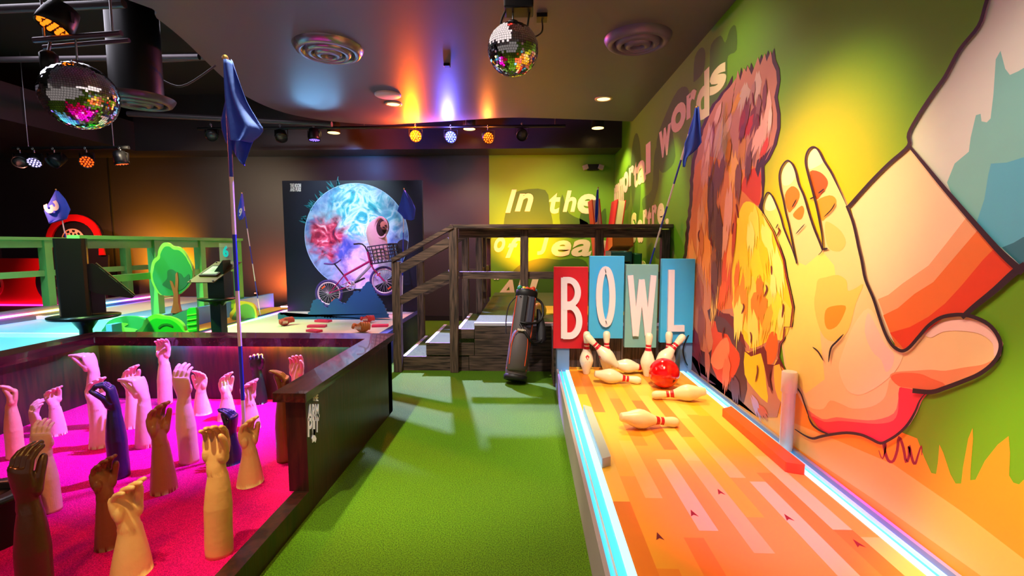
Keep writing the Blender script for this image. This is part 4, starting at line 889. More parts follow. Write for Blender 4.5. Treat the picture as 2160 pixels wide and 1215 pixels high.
book('green giant book standing right of the stacked books', (1.34, 6.0, .52), (.10, .40, .72), cov=(20,110,60), pages=(40,140,80))
# yellow round thing behind the bag
o = MB().sphere((0,0,0), .09, 20, 14).build('yellow_prop_ball', mat('yellow_prop', (216, 186, 60), .4), loc=(.13, 5.3, .605)); tag(o, 'pale yellow ball on the platform behind the golf bag', 'ball')

# ------------------------------------------------------------------ golf bag
A_, B_ = Vector((-.115, 4.50, .0)), Vector((.005, 4.855, .88)); d = (B_ - A_); Lb = d.length
t = thing('golf_bag', 'dark grey golf bag with orange piping leaning on the wooden platform', 'golf bag', A_ + Vector((0,0,.03)))
t.rotation_mode = 'QUATERNION'; t.rotation_quaternion = Vector((0,0,1)).rotation_difference(d.normalized())
gb1 = mat('bag_charcoal', (92, 84, 86), .6, bump=.1, bscale=200); gb2 = mat('bag_black', (22, 20, 24), .5); gb3 = mat('bag_navy', (44, 44, 66), .5); og = mat('bag_piping', (232, 80, 20), .5)
el = Matrix.Diagonal((1, .82, 1, 1))
MB().lathe([(.10,.0),(.112,.005),(.116,.05),(.106,.055)], 28, 0, el).build('base', gb2, t)
MB().lathe([(.100,.05),(.107,.10),(.108,.55),(.104,.86),(.098,.87),(.094,.87),(.094,.80),(.001,.80)], 28, 0, el, True).build('tube', gb1, t)
MB().lathe([(.106,.845),(.112,.85),(.113,.90),(.108,.915),(.098,.915),(.096,.86)], 28, 0, el).build('top_cuff', gb2, t)
m = MB(); rr = []
for z, rx, ry in ((.09,.085,.05),(.12,.098,.075),(.30,.100,.080),(.44,.090,.065),(.50,.065,.045),(.53,.03,.02)):
    rr.append([Vector((rx*math.cos(a), -.055 - .001 + ry*math.sin(a), z)) for a in [2*math.pi*j/20 for j in range(20)]])
m.loft(rr).build('ball_pocket', gb1, t)
def pock(u, z): return None
out = [(-.075,.14),(-.078,.30),(-.07,.40),(-.045,.46),(0,.48),(.045,.46),(.07,.40),(.078,.30),(.075,.14)]
MB().tube(smooth_pts([(x, -.058 - .078*math.sqrt(max(0,1-(x/.099)**2)), z) for x, z in out], 4, False), .0045, 8).build('piping', og, t)
MB().tube([(-.094,-.05,.10),(-.098,-.045,.5),(-.094,-.045,.84)], .0045, 8).tube([(.094,-.05,.10),(.098,-.045,.5),(.094,-.045,.84)], .0045, 8).build('piping', og, t)
MB().box((.035,-.098,.52),(.09,-.07,.84)).build('side_panel', gb3, t, bevel=.01)
MB().box((-.028,-.102,.53),(.018,-.086,.84)).build('front_sleeve', gb2, t, bevel=.006)
MB().tube(smooth_pts([(-.10,-.02,.84),(-.16,-.02,.74),(-.17,-.02,.6),(-.15,-.03,.44)], 4, False), .006, 8).build('carry_strap', gb2, t)
st = MB()
for P in ([(-.02,-.10,.56),(.06,-.11,.56),(.15,-.03,.60),(.19,-.01,.68),(.17,-.0,.80),(.11,-.02,.84)], [(-.02,-.10,.54),(.03,-.13,.47),(.09,-.12,.40),(.13,-.06,.38),(.2,-.01,.42),(.21,0,.50)]):
    P = smooth_pts(P, 4, False); st.tube(P, .013, 8)
st.build('shoulder_strap', gb2, t)
rr = []
for z, x, rx in ((.40,.20,.02),(.44,.205,.05),(.56,.19,.048),(.66,.165,.035),(.74,.14,.018)): rr.append([Vector((x + rx*math.cos(a), .01 + .025*math.sin(a), z)) for a in [2*math.pi*j/14 for j in range(14)]])
MB().loft(rr).build('hood', gb2, t)

m = MB()
for i_ in range(6): m.box((-.040 + i_*.0135, -.1405, .470 - (i_ % 2)*.002), (-.0285 + i_*.0135, -.118, .490 - (i_ % 3)*.003))
m.build('cream_patch', mat('patch_cream', (225, 215, 190), .5), t)
for x, c in ((-.075,(20,140,100)),(-.035,(240,215,40)),(.0,(230,90,20)),(.03,(210,20,20)),(.06,(225,60,20)),(.082,(90,170,210)),(.01,(30,120,60))):
    m = MB(); y = -.02 + .04*math.sin(x*90); m.sphere((x, y, .925), .026, 12, 8, 0, (1, 1, 1.2)); m.tube([(x*.8, y, .84), (x, y, .93)], .008, 8)
    m.build('club_cover', mat('cover_club_%d_%d' % (c[0], c[1]), c, .5), t)
for x in (-.06, .055): MB().sphere((x, -.088, .83), .008, 8, 6).build('rivet', steel, t)

# ------------------------------------------------------------------ moon hole
t = thing('moon_course_deck', 'pale putting deck with dark rims in front of the moon picture', 'putting green')
ZM = .36
MB().box((-3.62, 5.0, 0), (-1.58, 6.95, ZM - .01)).build('base', blackm, t)
MB().box((-3.60, 5.02, ZM - .01), (-1.62, 6.9, ZM)).build('putting_surface', mat('pale_turf', (205, 200, 190), .8, bump=.2, bscale=300), t)
MB().box((-3.68, 4.95, 0), (-3.60, 6.98, ZM + .02)).build('rim', mat('navy_rim', (44, 52, 92), .35), t)
MB().box((-1.62, 4.95, 0), (-1.53, 6.98, ZM + .02)).build('rim', mat('navy_rim', (44, 52, 92), .35), t)
MB().box((-3.595, 5.05, ZM), (-3.575, 6.9, ZM + .012)).build('light_strip', rb_y, t)
YM = 6.86
t = thing('moon_picture', 'large square dark board printed with a bright nebula moon', 'picture')
a = onY(607, 658, YM); b = onY(890, 380, YM)
MB().box((a.x, YM, ZM), (b.x, YM + .06, b.z)).build('board', mat('night_blue_print', (12, 18, 36), .4, var=.3, vscale=2), t)
mm = bpy.data.materials.new('moon_print'); mm.use_nodes = True; n = mm.node_tree.nodes; l = mm.node_tree.links; bs_ = n['Principled BSDF']; bs_.inputs['Roughness'].default_value = .35
tc = n.new('ShaderNodeTexCoord')
def noise(sc, det=6, dist=1.0, off=0):
    mp = n.new('ShaderNodeMapping'); mp.inputs['Location'].default_value = (off, off*.7, off*.3); l.new(tc.outputs['Object'], mp.inputs[0])
    q = n.new('ShaderNodeTexNoise'); q.inputs['Scale'].default_value = sc; q.inputs['Detail'].default_value = det; q.inputs['Distortion'].default_value = dist; l.new(mp.outputs[0], q.inputs['Vector']); return q
def ramp(inp, stops):
    q = n.new('ShaderNodeValToRGB'); e = q.color_ramp.elements
    while len(e) < len(stops): e.new(.5)
    for i_, (p, c) in enumerate(stops): e[i_].position = p; e[i_].color = (*lin(c), 1)
    l.new(inp, q.inputs[0]); return q
def blob(cx, cz, r0, r1):
    d = n.new('ShaderNodeVectorMath'); d.operation = 'DISTANCE'; l.new(tc.outputs['Object'], d.inputs[0]); d.inputs[1].default_value = (cx, 0, cz)
    nz = noise(3.5, 5, 1.2, cx * 3 + cz); ad = n.new('ShaderNodeMath'); ad.operation = 'MULTIPLY_ADD'; l.new(nz.outputs['Fac'], ad.inputs[0]); ad.inputs[1].default_value = .7; l.new(d.outputs['Value'], ad.inputs[2])
    mr = n.new('ShaderNodeMapRange'); mr.inputs[1].default_value = r0 + .35; mr.inputs[2].default_value = r1 + .35; mr.inputs[3].default_value = 1; mr.inputs[4].default_value = 0; l.new(ad.outputs[0], mr.inputs[0]); return mr
def mix(f, a_, b_):
    q = n.new('ShaderNodeMix'); q.data_type = 'RGBA'; l.new(f, q.inputs[0]); l.new(a_, q.inputs[6]); l.new(b_, q.inputs[7]); return q
base_ = ramp(noise(2.6).outputs['Fac'], [(.3,(50,90,140)),(.45,(150,180,215)),(.6,(90,120,180)),(.75,(50,60,110))])
cy_ = ramp(noise(4, 8, 2.0, 3).outputs['Fac'], [(.3,(20,120,160)),(.44,(70,190,205)),(.56,(225,250,250)),(.66,(90,200,215)),(.8,(30,120,170))])
rd_ = ramp(noise(6, 8, 1.5, 7).outputs['Fac'], [(.3,(70,20,60)),(.45,(150,30,60)),(.6,(220,80,110)),(.72,(235,190,200))])
pk_ = ramp(noise(5, 8, 1.0, 11).outputs['Fac'], [(.3,(130,110,200)),(.5,(225,180,225)),(.7,(245,225,240))])
bl_ = ramp(noise(5, 8, 1.0, 15).outputs['Fac'], [(.3,(30,50,140)),(.55,(80,90,190)),(.7,(170,150,220))])
x1_ = mix(blob(.08, .30, .2, .62).outputs[0], base_.outputs[0], cy_.outputs[0])
x2_ = mix(blob(.05, -.48, .25, .5).outputs[0], x1_.outputs[2], pk_.outputs[0])
x3_ = mix(blob(-.45, -.02, .16, .34).outputs[0], x2_.outputs[2], rd_.outputs[0])
x4_ = mix(blob(-.20, -.22, .05, .2).outputs[0], x3_.outputs[2], bl_.outputs[0])
x5_ = mix(blob(-.42, -.28, .02, .14).outputs[0], x4_.outputs[2], rd_.outputs[0])
l.new(x5_.outputs[2], bs_.inputs['Base Color'])
mc = onY(752, 499, YM); rr_ = .762
ms = MB(); ms.add([(rr_*math.cos(2*math.pi*i/72), 0, rr_*math.sin(2*math.pi*i/72)) for i in range(72)], [tuple(range(72))])
o = ms.build('moon_disc', mm, t, loc=(mc.x, YM - .003, mc.z))
m = MB(); m.tube([(rr_*math.cos(2*math.pi*i/72) + mc.x, YM - .002, rr_*math.sin(2*math.pi*i/72) + mc.z) for i in range(72)], .004, 6, closed=True); m.build('moon_rim_glow', mat('moon_rim_print', (170, 210, 245), .4), t)
m = MB(); rnd = random.Random(3)
for i in range(26):
    an = R(rnd.uniform(105, 165)); r0 = rr_ * rnd.uniform(.98, 1.03); L = rnd.uniform(.03, .13); tw = rnd.uniform(-.5, .5)
    p = Vector((mc.x + r0*math.cos(an), YM - .0045, mc.z + r0*math.sin(an))); dd = Vector((math.cos(an+tw), 0, math.sin(an+tw))); sd = Vector((-dd.z, 0, dd.x)) * rnd.uniform(.006, .018)
    m.add([p - sd, p + sd, p + dd*L*.6 + sd*.8, p + dd*L], [(0,3,2,1)])
m.build('teal_wisps', mat('teal_print', (24, 110, 120), .4), t)
c = onY(851, 524, YM); m = MB(); m.add([(c.x + .11*math.cos(2*math.pi*i/40), YM - .005, c.z + .13*math.sin(2*math.pi*i/40)) for i in range(40)], [tuple(range(40))]); m.build('dark_planet', mat('planet_print', (22, 26, 34), .4), t)
m = MB(); Yt = YM
for s_, q in (('THE MOON', (612,387,635,396)), ('AND PUGS', (612,396,635,404))):
    put_text(m, s_, [onY(q[0],q[3],Yt), onY(q[2],q[3],Yt), onY(q[2],q[1],Yt), onY(q[0],q[1],Yt)], .004, 0, .05)
m.build('white_lettering', white, t)
# hedge cutout
hp = [(586,662),(592,660),(600,664),(612,668),(625,665),(634,668),(641,672),(650,664),(655,654),(657,645),(660,638),(664,633),(671,632),(679,638),(685,647),(690,653),(695,642),(702,633),(710,630),(718,637),(722,643),(731,638),(738,628),(745,619),(752,613),(758,619),(764,608),(770,600),(776,594),(783,600),(788,612),(795,624),(803,634),(809,643),(813,655),(818,668),(820,677),(586,677)]
hj = jag([(x, y) for x, y in hp[:-2]], 1.8, 9, 4); hj = hj[:-1] if hj[-1][0] > 600 and False else hj
hj = [q for q in hj if q[1] < 677.5][:len(hj)]
hz = MB(); top_ = [onY(x, y, 6.12) for x, y in jag(hp[:-1], 2.6, 9, 3)]
cut = [p for p in top_ if p.z > ZM + .012]
cut = [p for i, p in enumerate(cut)]
seq = []; last = -1e9
for p in cut:
    seq.append(p)
P = [Vector((seq[0].x, 6.12, ZM))] + seq + [Vector((max(p.x for p in seq) + .005, 6.12, ZM))]
# keep only the forward run of the outline
end = max(range(len(P)), key=lambda i: P[i].x); P = P[:end+1] + [Vector((P[end].x, 6.12, ZM))]
hz.prism(P, (0, .03, 0)); o = hz.build('hedge_cutout', mat('hedge_blue_paint', (22, 84, 128), .5), None); tag(o, 'flat teal blue hedge cutout under the bicycle on the moon deck', 'cutout')
# bicycle
YBk = 6.30; bp = lambda x, y, dy=0: onY(x, y, YBk + dy)
t = thing('bicycle', 'small magenta and silver bicycle mounted in front of the moon picture', 'bicycle')
mag = mat('bike_magenta', (170, 20, 96), .3, .2); sil = mat('bike_silver', (210, 205, 220), .3, .7); tyr = mat('bike_tyre', (60, 48, 110), .6); rim_m = mat('bike_rim', (226, 206, 214), .3, .3)
def wheel(cx, cy, rp, nm):
    c = bp(cx, cy); r = rp / 1000 * YBk
    w_ = MB().tube([(c.x + r*math.cos(2*math.pi*i/48), YBk, c.z + r*math.sin(2*math.pi*i/48)) for i in range(48)], .017, 10, closed=True).build(nm, tyr, t)
    MB().tube([(c.x + (r-.024)*math.cos(2*math.pi*i/48), YBk, c.z + (r-.024)*math.sin(2*math.pi*i/48)) for i in range(48)], .011, 8, closed=True).build('rim', rim_m, w_)
    m = MB()
    for i in range(28):
        an = 2*math.pi*i/28; m.tube([(c.x + .012*math.cos(an+.6*(-1)**i), YBk + .018*(-1)**i, c.z + .012*math.sin(an+.6*(-1)**i)), (c.x + (r-.03)*math.cos(an), YBk, c.z + (r-.03)*math.sin(an))], .0018, 5)
    m.build('spokes', sil, w_); MB().tube([(c.x, YBk-.035, c.z), (c.x, YBk+.035, c.z)], .014, 12).build('hub', sil, w_)
    for an in (R(128), R(-52)):
        q = Vector((c.x + r*.62*math.cos(an), YBk - .02, c.z + r*.62*math.sin(an))); tt_ = Vector((-math.sin(an), 0, math.cos(an))) * .028
        MB().beam(q - tt_, q + tt_, .008, .018).build('reflector', mat('orange_reflector', (240, 96, 40), .3), w_)
wheel(694, 619, 27.5, 'rear_wheel'); wheel(811, 593, 29.5, 'front_wheel')
fr = MB(); fr.tube([bp(726,581), bp(780,551)], .015).tube([bp(726,581), bp(740,602)], .013).build('frame_top_tube', mag, t)
MB().tube([bp(741,603), bp(783,559)], .018).build('down_tube', sil, t)
m = MB()
for dy in (-.04, .04):
    m.tube([bp(740,602), bp(694,619,dy)], .007).tube([bp(726,581), bp(694,619,dy)], .007)
m.build('rear_stays', mag, t)
MB().tube([bp(776,531), bp(784,562)], .019).build('head_tube', mag, t)
m = MB()
for dy in (-.04, .04): m.tube([bp(784,561), bp(788,568,dy), bp(811,593,dy)], .011)
m.build('fork', mag, t)
MB().tube([bp(706,557), bp(727,583)], .010).build('seat_post', blackm, t)
sd_ = MB(); rg = []
for x, y, w_ in ((686,556,.05),(694,557,.06),(703,557,.04),(712,553,.022),(719,548,.012)):
    p = bp(x, y); rg.append([p + Vector((0, w_*math.cos(a_), .012*math.sin(a_))) for a_ in [2*math.pi*i/12 for i in range(12)]])
sd_.loft(rg).build('saddle', mat('saddle_purple', (70, 50, 110), .5), t)
MB().tube([bp(776,532), bp(770,520), bp(764,515), bp(764,515,-.12), bp(757,514,-.22), bp(746,515,-.26)], .010).tube([bp(764,515), bp(764,515,.12), bp(759,514,.22), bp(750,515,.26)], .010).build('handlebar', blackm, t)
c = bp(742, 602); m = MB()
m.tube([(c.x + .062*math.cos(2*math.pi*i/30), YBk - .045, c.z + .062*math.sin(2*math.pi*i/30)) for i in range(30)], .006, 6, closed=True)
for i in range(5): m.tube([(c.x, YBk-.045, c.z), (c.x + .06*math.cos(1.26*i), YBk-.045, c.z + .06*math.sin(1.26*i))], .005, 6)
m.build('chainring', sil, t)
MB().tube([bp(742,602,-.06), bp(733,608,-.07)], .009).tube([bp(742,602,.05), bp(752,594,.06)], .009).build('crank', sil, t)
MB().beam(bp(750,596,-.08), bp(768,587,-.08), .07, .02).build('pedal', blackm, t)
MB().tube([bp(742,612,-.045), bp(694,622,-.045)], .004, 6).tube([bp(740,592,-.045), bp(694,615,-.045)], .004, 6).build('chain', steel, t)
# basket
t2 = MB(); q00, q10, q11, q01 = [onY(x, y, YBk - .16) for x, y in ((783,557),(831,550),(824,514),(775,521))]; dv = Vector((0, .28, 0))
bt_ = MB()
def wires(a, b, c_, d_, n1, n2, r=.0055):
    for i in range(n1 + 1):
        u = i / n1; bt_.tube([a.lerp(b, u), d_.lerp(c_, u)], r, 6)
    for i in range(n2 + 1):
        u = i / n2; bt_.tube([a.lerp(d_, u), b.lerp(c_, u)], r * (1.6 if i in (0, n2) else 1), 6)
wires(q00, q10, q11, q01, 6, 5); wires(q00 + dv, q10 + dv, q11 + dv, q01 + dv, 6, 5)
wires(q00, q00 + dv, q01 + dv, q01, 4, 5); wires(q10, q10 + dv, q11 + dv, q11, 4, 5); wires(q00, q10, q10 + dv, q00 + dv, 5, 4)
bt_.build('basket', mat('basket_wire', (52, 50, 66), .4, .5), t)
# stuffed sloth in a blanket, sitting in the basket
Ys = YBk - .02
t = thing('sloth_toy', 'brown faced sloth figure wrapped in a cream blanket riding in the bicycle basket', 'toy sloth', onY(805, 548, Ys))
L0 = t.location
def sl_ring(x, y, rx, ry, n_=22): p = onY(x, y, Ys) - L0; return [p + Vector((rx*math.cos(a_), ry*math.sin(a_), 0)) for a_ in [2*math.pi*i/n_ for i in range(n_)]]
rg = [sl_ring(805,548,.10,.08), sl_ring(803,535,.115,.09), sl_ring(799,520,.118,.09), sl_ring(796,507,.128,.10), sl_ring(793,492,.128,.105), sl_ring(793,480,.115,.105), sl_ring(796,470,.098,.095), sl_ring(800,463,.070,.07), sl_ring(803,459.5,.03,.03)]
b_ = MB().loft(rg).build('blanket', mat('cream_blanket', (206, 178, 160), .9, bump=.4, bscale=25, var=.12), t)
hc = onY(807, 480, Ys - .055) - L0
Mh = Rz(-12) @ Ry(8)
MB().sphere(hc, .105, 24, 18, 0, (.82, .75, 1.22), Mh).build('head', mat('sloth_dark_fur', (52, 32, 26), .9, bump=.5, bscale=60, var=.3, vscale=30), t)
MB().sphere(hc + Vector((.022, -.045, .022)), .066, 20, 14, 0, (.85, .62, .95), Mh).build('face_mask', mat('sloth_tan_fur', (176, 124, 84), .9, bump=.4, bscale=60), t)
MB().sphere(hc + Vector((.040, -.082, -.012)), .034, 16, 12, 0, (1, .8, .75), Mh).build('muzzle', mat('sloth_muzzle', (120, 76, 50), .8), t)
MB().sphere(hc + Vector((.048, -.108, -.002)), .013, 12, 8, 0, (1.3, .7, .8), Mh).build('nose', blackm, t)
for dx in (-.018, .056): 
    MB().sphere(hc + Vector((dx, -.078 + abs(dx-.02)*.2, .022)), .017, 12, 8, 0, (1.4, .5, .8), Mh).build('eye_patch', mat('sloth_eye_patch', (40, 24, 20), .8), t)
    MB().sphere(hc + Vector((dx + .002, -.088 + abs(dx-.02)*.2, .024)), .007, 10, 8).build('eye', mat('glossy_black_eye', (8, 6, 6), .08), t)
MB().tube([hc + Vector((.015,-.098,-.026)), hc + Vector((.042,-.110,-.032)), hc + Vector((.066,-.096,-.024))], .003, 6).build('mouth', blackm, t)
rg = MB().tube(smooth_pts([tuple(hc + Vector((.098*.84*math.cos(a_) - .012, -.035 - .01*math.sin(a_), .13*math.sin(a_)))) for a_ in [2*math.pi*i/12 for i in range(12)]], 3, True), .016, 8, closed=True).build('hood_edge', mat('cream_blanket', (206, 178, 160)), t)
# small props on the moon deck
def candy(lab, px, py, rz, w_=.19, c=(214,30,90)):
    p = onZ(px, py, ZM); o = MB().box((-w_/2,-.045,0),(w_/2,.045,.026)).build('carton', mat('carton_pink', c, .45), None, (p.x, p.y, ZM), bevel=.002); o.rotation_euler = (0,0,R(rz)); o.name = 'candy_carton'
    tag(o, lab, 'carton', 'pink cartons on the moon deck')
candy('pink carton lying nearest the hedge cutout', 682, 679, -12, .20)
candy('dark pink carton in the middle of the left group of cartons', 669, 690, 4, .21, (186,20,96))
candy('pink carton cut off by the pit wall cap', 663, 700, -25, .17)
candy('bright pink carton at the right edge of the moon deck', 802, 689, 10, .19, (230,24,100))
def glove(lab, px, py, rz, col, s_=1.0):
    p = onZ(px, py, ZM); t = thing('baseball_glove', lab, 'baseball glove', (p.x, p.y, ZM), (0,0,R(rz)), 'baseball gloves on the moon deck'); t.scale = (s_ * .8, s_ * .8, s_)
    gm = mat('glove_%d_%d' % col[:2], col, .5, var=.2, vscale=20)
    m = MB(); m.sphere((0,0,.045), .075, 18, 12, 0, (1.05, .8, .58)); m.build('palm', gm, t)
    for i in range(4): MB().tube(smooth_pts([(-.02 + .028*i, .0, .055), (.0 + .030*i, -.03, .085), (.03 + .026*i, -.055, .07), (.045 + .02*i, -.06, .035)], 3, False), [.017]*9 + [.012], 10).build('finger', gm, t)
    MB().tube(smooth_pts([(-.05,.0,.05),(-.085,-.03,.07),(-.08,-.065,.05)], 3, False), .018, 10).build('thumb', gm, t)
    m = MB()
    for i in range(5): m.tube([(-.06+.016*i,-.062,.03),(-.052+.016*i,-.064,.062)], .0035, 6).tube([(-.064+.016*i,-.066,.046),(-.05+.016*i,-.066,.046)], .0035, 6)
    m.build('lacing', mat('pale_lacing', (235, 215, 200), .6), t)
glove('red baseball glove on the left of the moon deck, leaning up', 600, 687, 60, (172,50,50), 1.05)
glove('red baseball glove at the foot of the hedge cutout', 775, 681, 10, (206,50,50))
glove('tan brown baseball glove just above the pit wall cap', 765, 701, -8, (176,96,24), 1.25)

# ------------------------------------------------------------------ other courses on the left
gr = mat('rail_green_paint', (98, 168, 82), .5, var=.1)
t = thing('blue_course_deck', 'raised sky blue putting course with rainbow light strips', 'putting green')
blu = mat('sky_blue_deck', (84, 150, 214), .5); cyn = mat('pale_cyan_deck', (110, 205, 225), .5)
MB().box((-5.76, 5.35, 0), (-4.16, 7.5, .50)).build('upper_surface', blu, t)
MB().box((-5.70, 5.37, .50), (-4.9, 7.4, .503)).build('pale_lane', mat('pale_turf', (205,200,190)), t)
MB().box((-5.76, 4.45, 0), (-4.16, 5.35, .47)).build('middle_surface', cyn, t)
MB().box((-5.76, 2.5, 0), (-3.95, 4.45, .44)).build('lower_surface', cyn, t)
MB().box((-5.76, 5.33, .47), (-4.16, 5.36, .512)).build('step_edge', white, t); MB().box((-5.76, 4.43, .44), (-4.16, 4.46, .482)).build('step_edge', white, t)
MB().box((-5.86, 2.5, 0), (-5.76, 7.5, .60)).build('left_curb', mat('grey_curb', (120,112,120), .5), t)
MB().box((-5.76, 2.6, .54), (-5.745, 7.45, .56)).build('light_strip', rb_y, t)
MB().box((-4.16, 4.5, 0), (-4.10, 7.5, .56)).build('right_curb', blu, t)
def rail_y(lab, x, y0, y1, ys, zb, nm='green_railing'):
    t = thing(nm, lab, 'railing')
    MB().box((x-.06, y0, 1.40), (x+.06, y1, 1.435)).build('top_rail', gr, t); MB().box((x-.02, y0, 1.31), (x+.02, y1, 1.40)).build('rail_board', gr, t)
    MB().box((x-.02, y0, .965), (x+.02, y1, 1.035)).build('mid_rail', gr, t)
    for y in ys: MB().box((x-.045, y-.045, zb), (x+.045, y+.045, 1.40)).build('post', gr, t)
rail_y('green railing nearer the camera, behind the tree cutout', -4.22, 4.3, 6.85, (5.25, 6.0, 6.78), .50)
rail_y('far green railing along the curb beside the red car cutout', -5.86, 4.4, 7.5, (5.6, 6.75, 7.45), .60)
# red car cutout
YC = 7.55
t = thing('red_car_cutout', 'flat red car cutout with black wheels and a checkered disc', 'cutout')
def sil_(pts, m_, nm, Y=YC, th=.04, sm=3):
    P = [onY(x, y, Y) for x, y in (smooth_pts(pts, sm) if sm else pts)]
    for p in P: p.z = max(p.z, .352)
    return MB().prism(P, (0, th, 0)).build(nm, m_, t)
redp = mat('car_red_paint', (214, 6, 8), .45); blk = mat('car_black_paint', (16, 10, 12), .5)
sil_([(-95,640),(-95,545),(-60,545),(100,545),(104,600),(104,644),(-60,660),(-95,662)], redp, 'body', YC, .04, 0)
sil_([(94,640),(94,505),(98,485)] + [(154 + 64*math.cos(R(a_)), 506 - 56*math.sin(R(a_))) for a_ in range(160, -1, -16)] + [(220,538),(228,538),(228,640)], blk, 'arch_backing', YC + .05, .03, 0)
P = [(154 + 58*math.cos(R(a_)), 506 - 54*math.sin(R(a_))) for a_ in range(180, -1, -12)] + [(220,538),(208,538),(208,506)] + [(154 + 46*math.cos(R(a_)), 508 - 42*math.sin(R(a_))) for a_ in range(0, 181, 12)] + [(106,545),(96,545)]
sil_(P, redp, 'arch', YC + .01, .03, 0)
c = onY(155, 507, YC + .005)
m = MB().lathe([(.001,-.01),(.19,-.01),(.19,.01),(.001,.01)], 36, 0, T(c.x, c.y, c.z) @ Rx(90)); m.build('checkered_disc', mat('disc_cream', (236, 190, 150), .5), t)
m = MB()
for ri, (r0, r1) in enumerate(((.03,.075),(.085,.125),(.135,.172))):
    for k_ in range(0, 20, 2):
        a0, a1 = R(18*(k_ + ri)), R(18*(k_ + ri + 1)); y = c.y - .012
        m.add([(c.x + r*math.cos(a_), y, c.z + r*math.sin(a_)) for r, a_ in ((r0,a0),(r1,a0),(r1,a1),(r0,a1))], [(0,1,2,3)])
m.build('checker_print', blk, t)
for px, py, rp, s_ in ((120,597,56,1),(-22,600,50,0)):
    c = onY(px, py, YC - .01); r = rp / 1000 * YC * .62
    w_ = MB().lathe([(.001,-.02),(r*1.35 if s_ else r,-.02),(r*1.35 if s_ else r,.01),(.001,.01)], 40, 0, T(c.x, c.y, c.z) @ Rx(90)).build('wheel', blk if s_ else redp, t)
    m = MB()
    for k_ in range(10):
        a_ = 2*math.pi*k_/10; 
        for r0, r1, wd in ((.25,.62,.10),(.80,.92,.30)):
            p = Vector((c.x + r*r0*math.cos(a_), c.y - .024, c.z + r*r0*math.sin(a_))); q = Vector((c.x + r*r1*math.cos(a_), c.y - .024, c.z + r*r1*math.sin(a_)))
            m.beam(p, q, r*wd, .006) if False else m.add([p + Vector((-math.sin(a_),0,math.cos(a_)))*r*wd/2, p - Vector((-math.sin(a_),0,math.cos(a_)))*r*wd/2, q - Vector((-math.sin(a_),0,math.cos(a_)))*r*wd*.7, q + Vector((-math.sin(a_),0,math.cos(a_)))*r*wd*.7], [(0,1,2,3)])
    m.build('spokes', mat('wheel_grey', (150,90,80), .4) if s_ else blk, w_)
for o in list(t.children): pass
t2 = thing('red_course_deck', 'low dark deck carrying the red car cutout', 'platform'); MB().box((-9.4, 5.0, 0), (-5.88, 8.2, .34)).build('base', blackm, t2)
MB().box((-9.4, 7.50, .34), (-5.9, 7.53, .36)).build('light_strip', mat('magenta_led', (255, 30, 160), .4, emit=5), t2)
# hole six deck with cutouts
t = thing('course_six_deck', 'yellow orange putting deck between the railing and the moon deck', 'putting green')
MB().box((-4.09, 4.95, 0), (-3.70, 7.4, .35)).build('base', mat('deck_yellow', (222, 176, 60), .6), t)
MB().box((-4.08, 7.52, 0), (-3.0, 8.2, .33)).build('far_base', mat('deck_grey', (170,160,170), .5), t)
MB().box((-4.0, 7.52, .331), (-3.1, 7.54, .345)).build('light_strip', rb_x, t)
def cutout(nm, lab, Y, layers, th=.035):
    t = thing(nm, lab, 'cutout'); z0 = .35 if Y > 5 else .002
    for i, (pn, pts, col, sm) in enumerate(layers):
        P = [onY(x, y, Y - .004*i) for x, y in (smooth_pts(pts, sm) if sm else pts)]
        for p, in zip(P):
            if Y < 5 and p.z < ZC - .16: p.z = z0
        for p in P: p.z = max(p.z, z0 + .001*(i == 0))
        MB().prism(P, (0, th if i == 0 else .0035, 0)).build(pn, paint(col), t)
    return t
def fluff(cx, cy, rx, ry, n_, a0=0, a1=360, b=.12):
    out = []
    for i in range(n_):
        for j in range(4):
            u = (i + j/4)/n_; a_ = R(a0 + (a1-a0)*u); k_ = 1 + b*math.sin(math.pi*j/4); out.append((cx + rx*k_*math.cos(a_), cy - ry*k_*math.sin(a_)))
    return out
tree_out = [(338,622),(322,600),(316,580),(318,566),(322,550),(332,540),(334,528),(342,514),(353,512),(363,519),(376,521),(388,532),(396,546),(404,562),(406,580),(398,600),(385,614),(372,622)]
cutout('tree_cutout', 'flat dark green tree cutout with a brown trunk in front of the railing', 5.15,
       [('crown_edge', tree_out, (128,176,78), 3), ('crown', [(342 + (x-342)*.93 + 4, 580 + (y-580)*.93 + 3) for x, y in tree_out], (32,112,62), 3),
        ('crown_shade', [(342,600),(352,588),(353,572),(362,568),(372,574),(382,578),(388,586),(398,578),(400,590),(390,606),(376,614),(362,612),(350,606)], (26,78,52), 3)])
t = bpy.data.objects['tree_cutout']
P = [onY(x, y, 5.135) for x, y in ((360,660),(365,640),(366,620),(360,600),(358,592),(363,594),(369,608),(370,590),(370,578),(374,574),(376,590),(375,612),(376,640),(380,657),(370,661))]
MB().prism(P, (0, .03, 0)).build('trunk', paint((150, 70, 40)), t)
P = [onY(x, y, 5.15) for x, y in ((364,655),(374,655),(374,720),(364,720))]; P[2].z = P[3].z = .351; MB().prism(P, (0, .03, 0)).build('stake', paint((30,110,60)), t)
cutout('bush_cutout', 'bright green bush cutout rising just above the pit wall', 4.42,
       [('edge', [(285,712),(291,698),(300,688),(304,676),(318,666),(330,663),(345,667),(356,668),(372,674),(384,684),(390,698),(392,712)], (120,240,70), 3),
        ('leaf_face', [(296,712),(302,698),(312,682),(326,672),(342,673),(358,674),(372,682),(382,694),(386,712)], (20,205,40), 3),
        ('curl', [(333,691),(340,684),(352,682),(362,685),(364,690),(352,686),(342,688),(336,693)], (20,130,30), 2)])
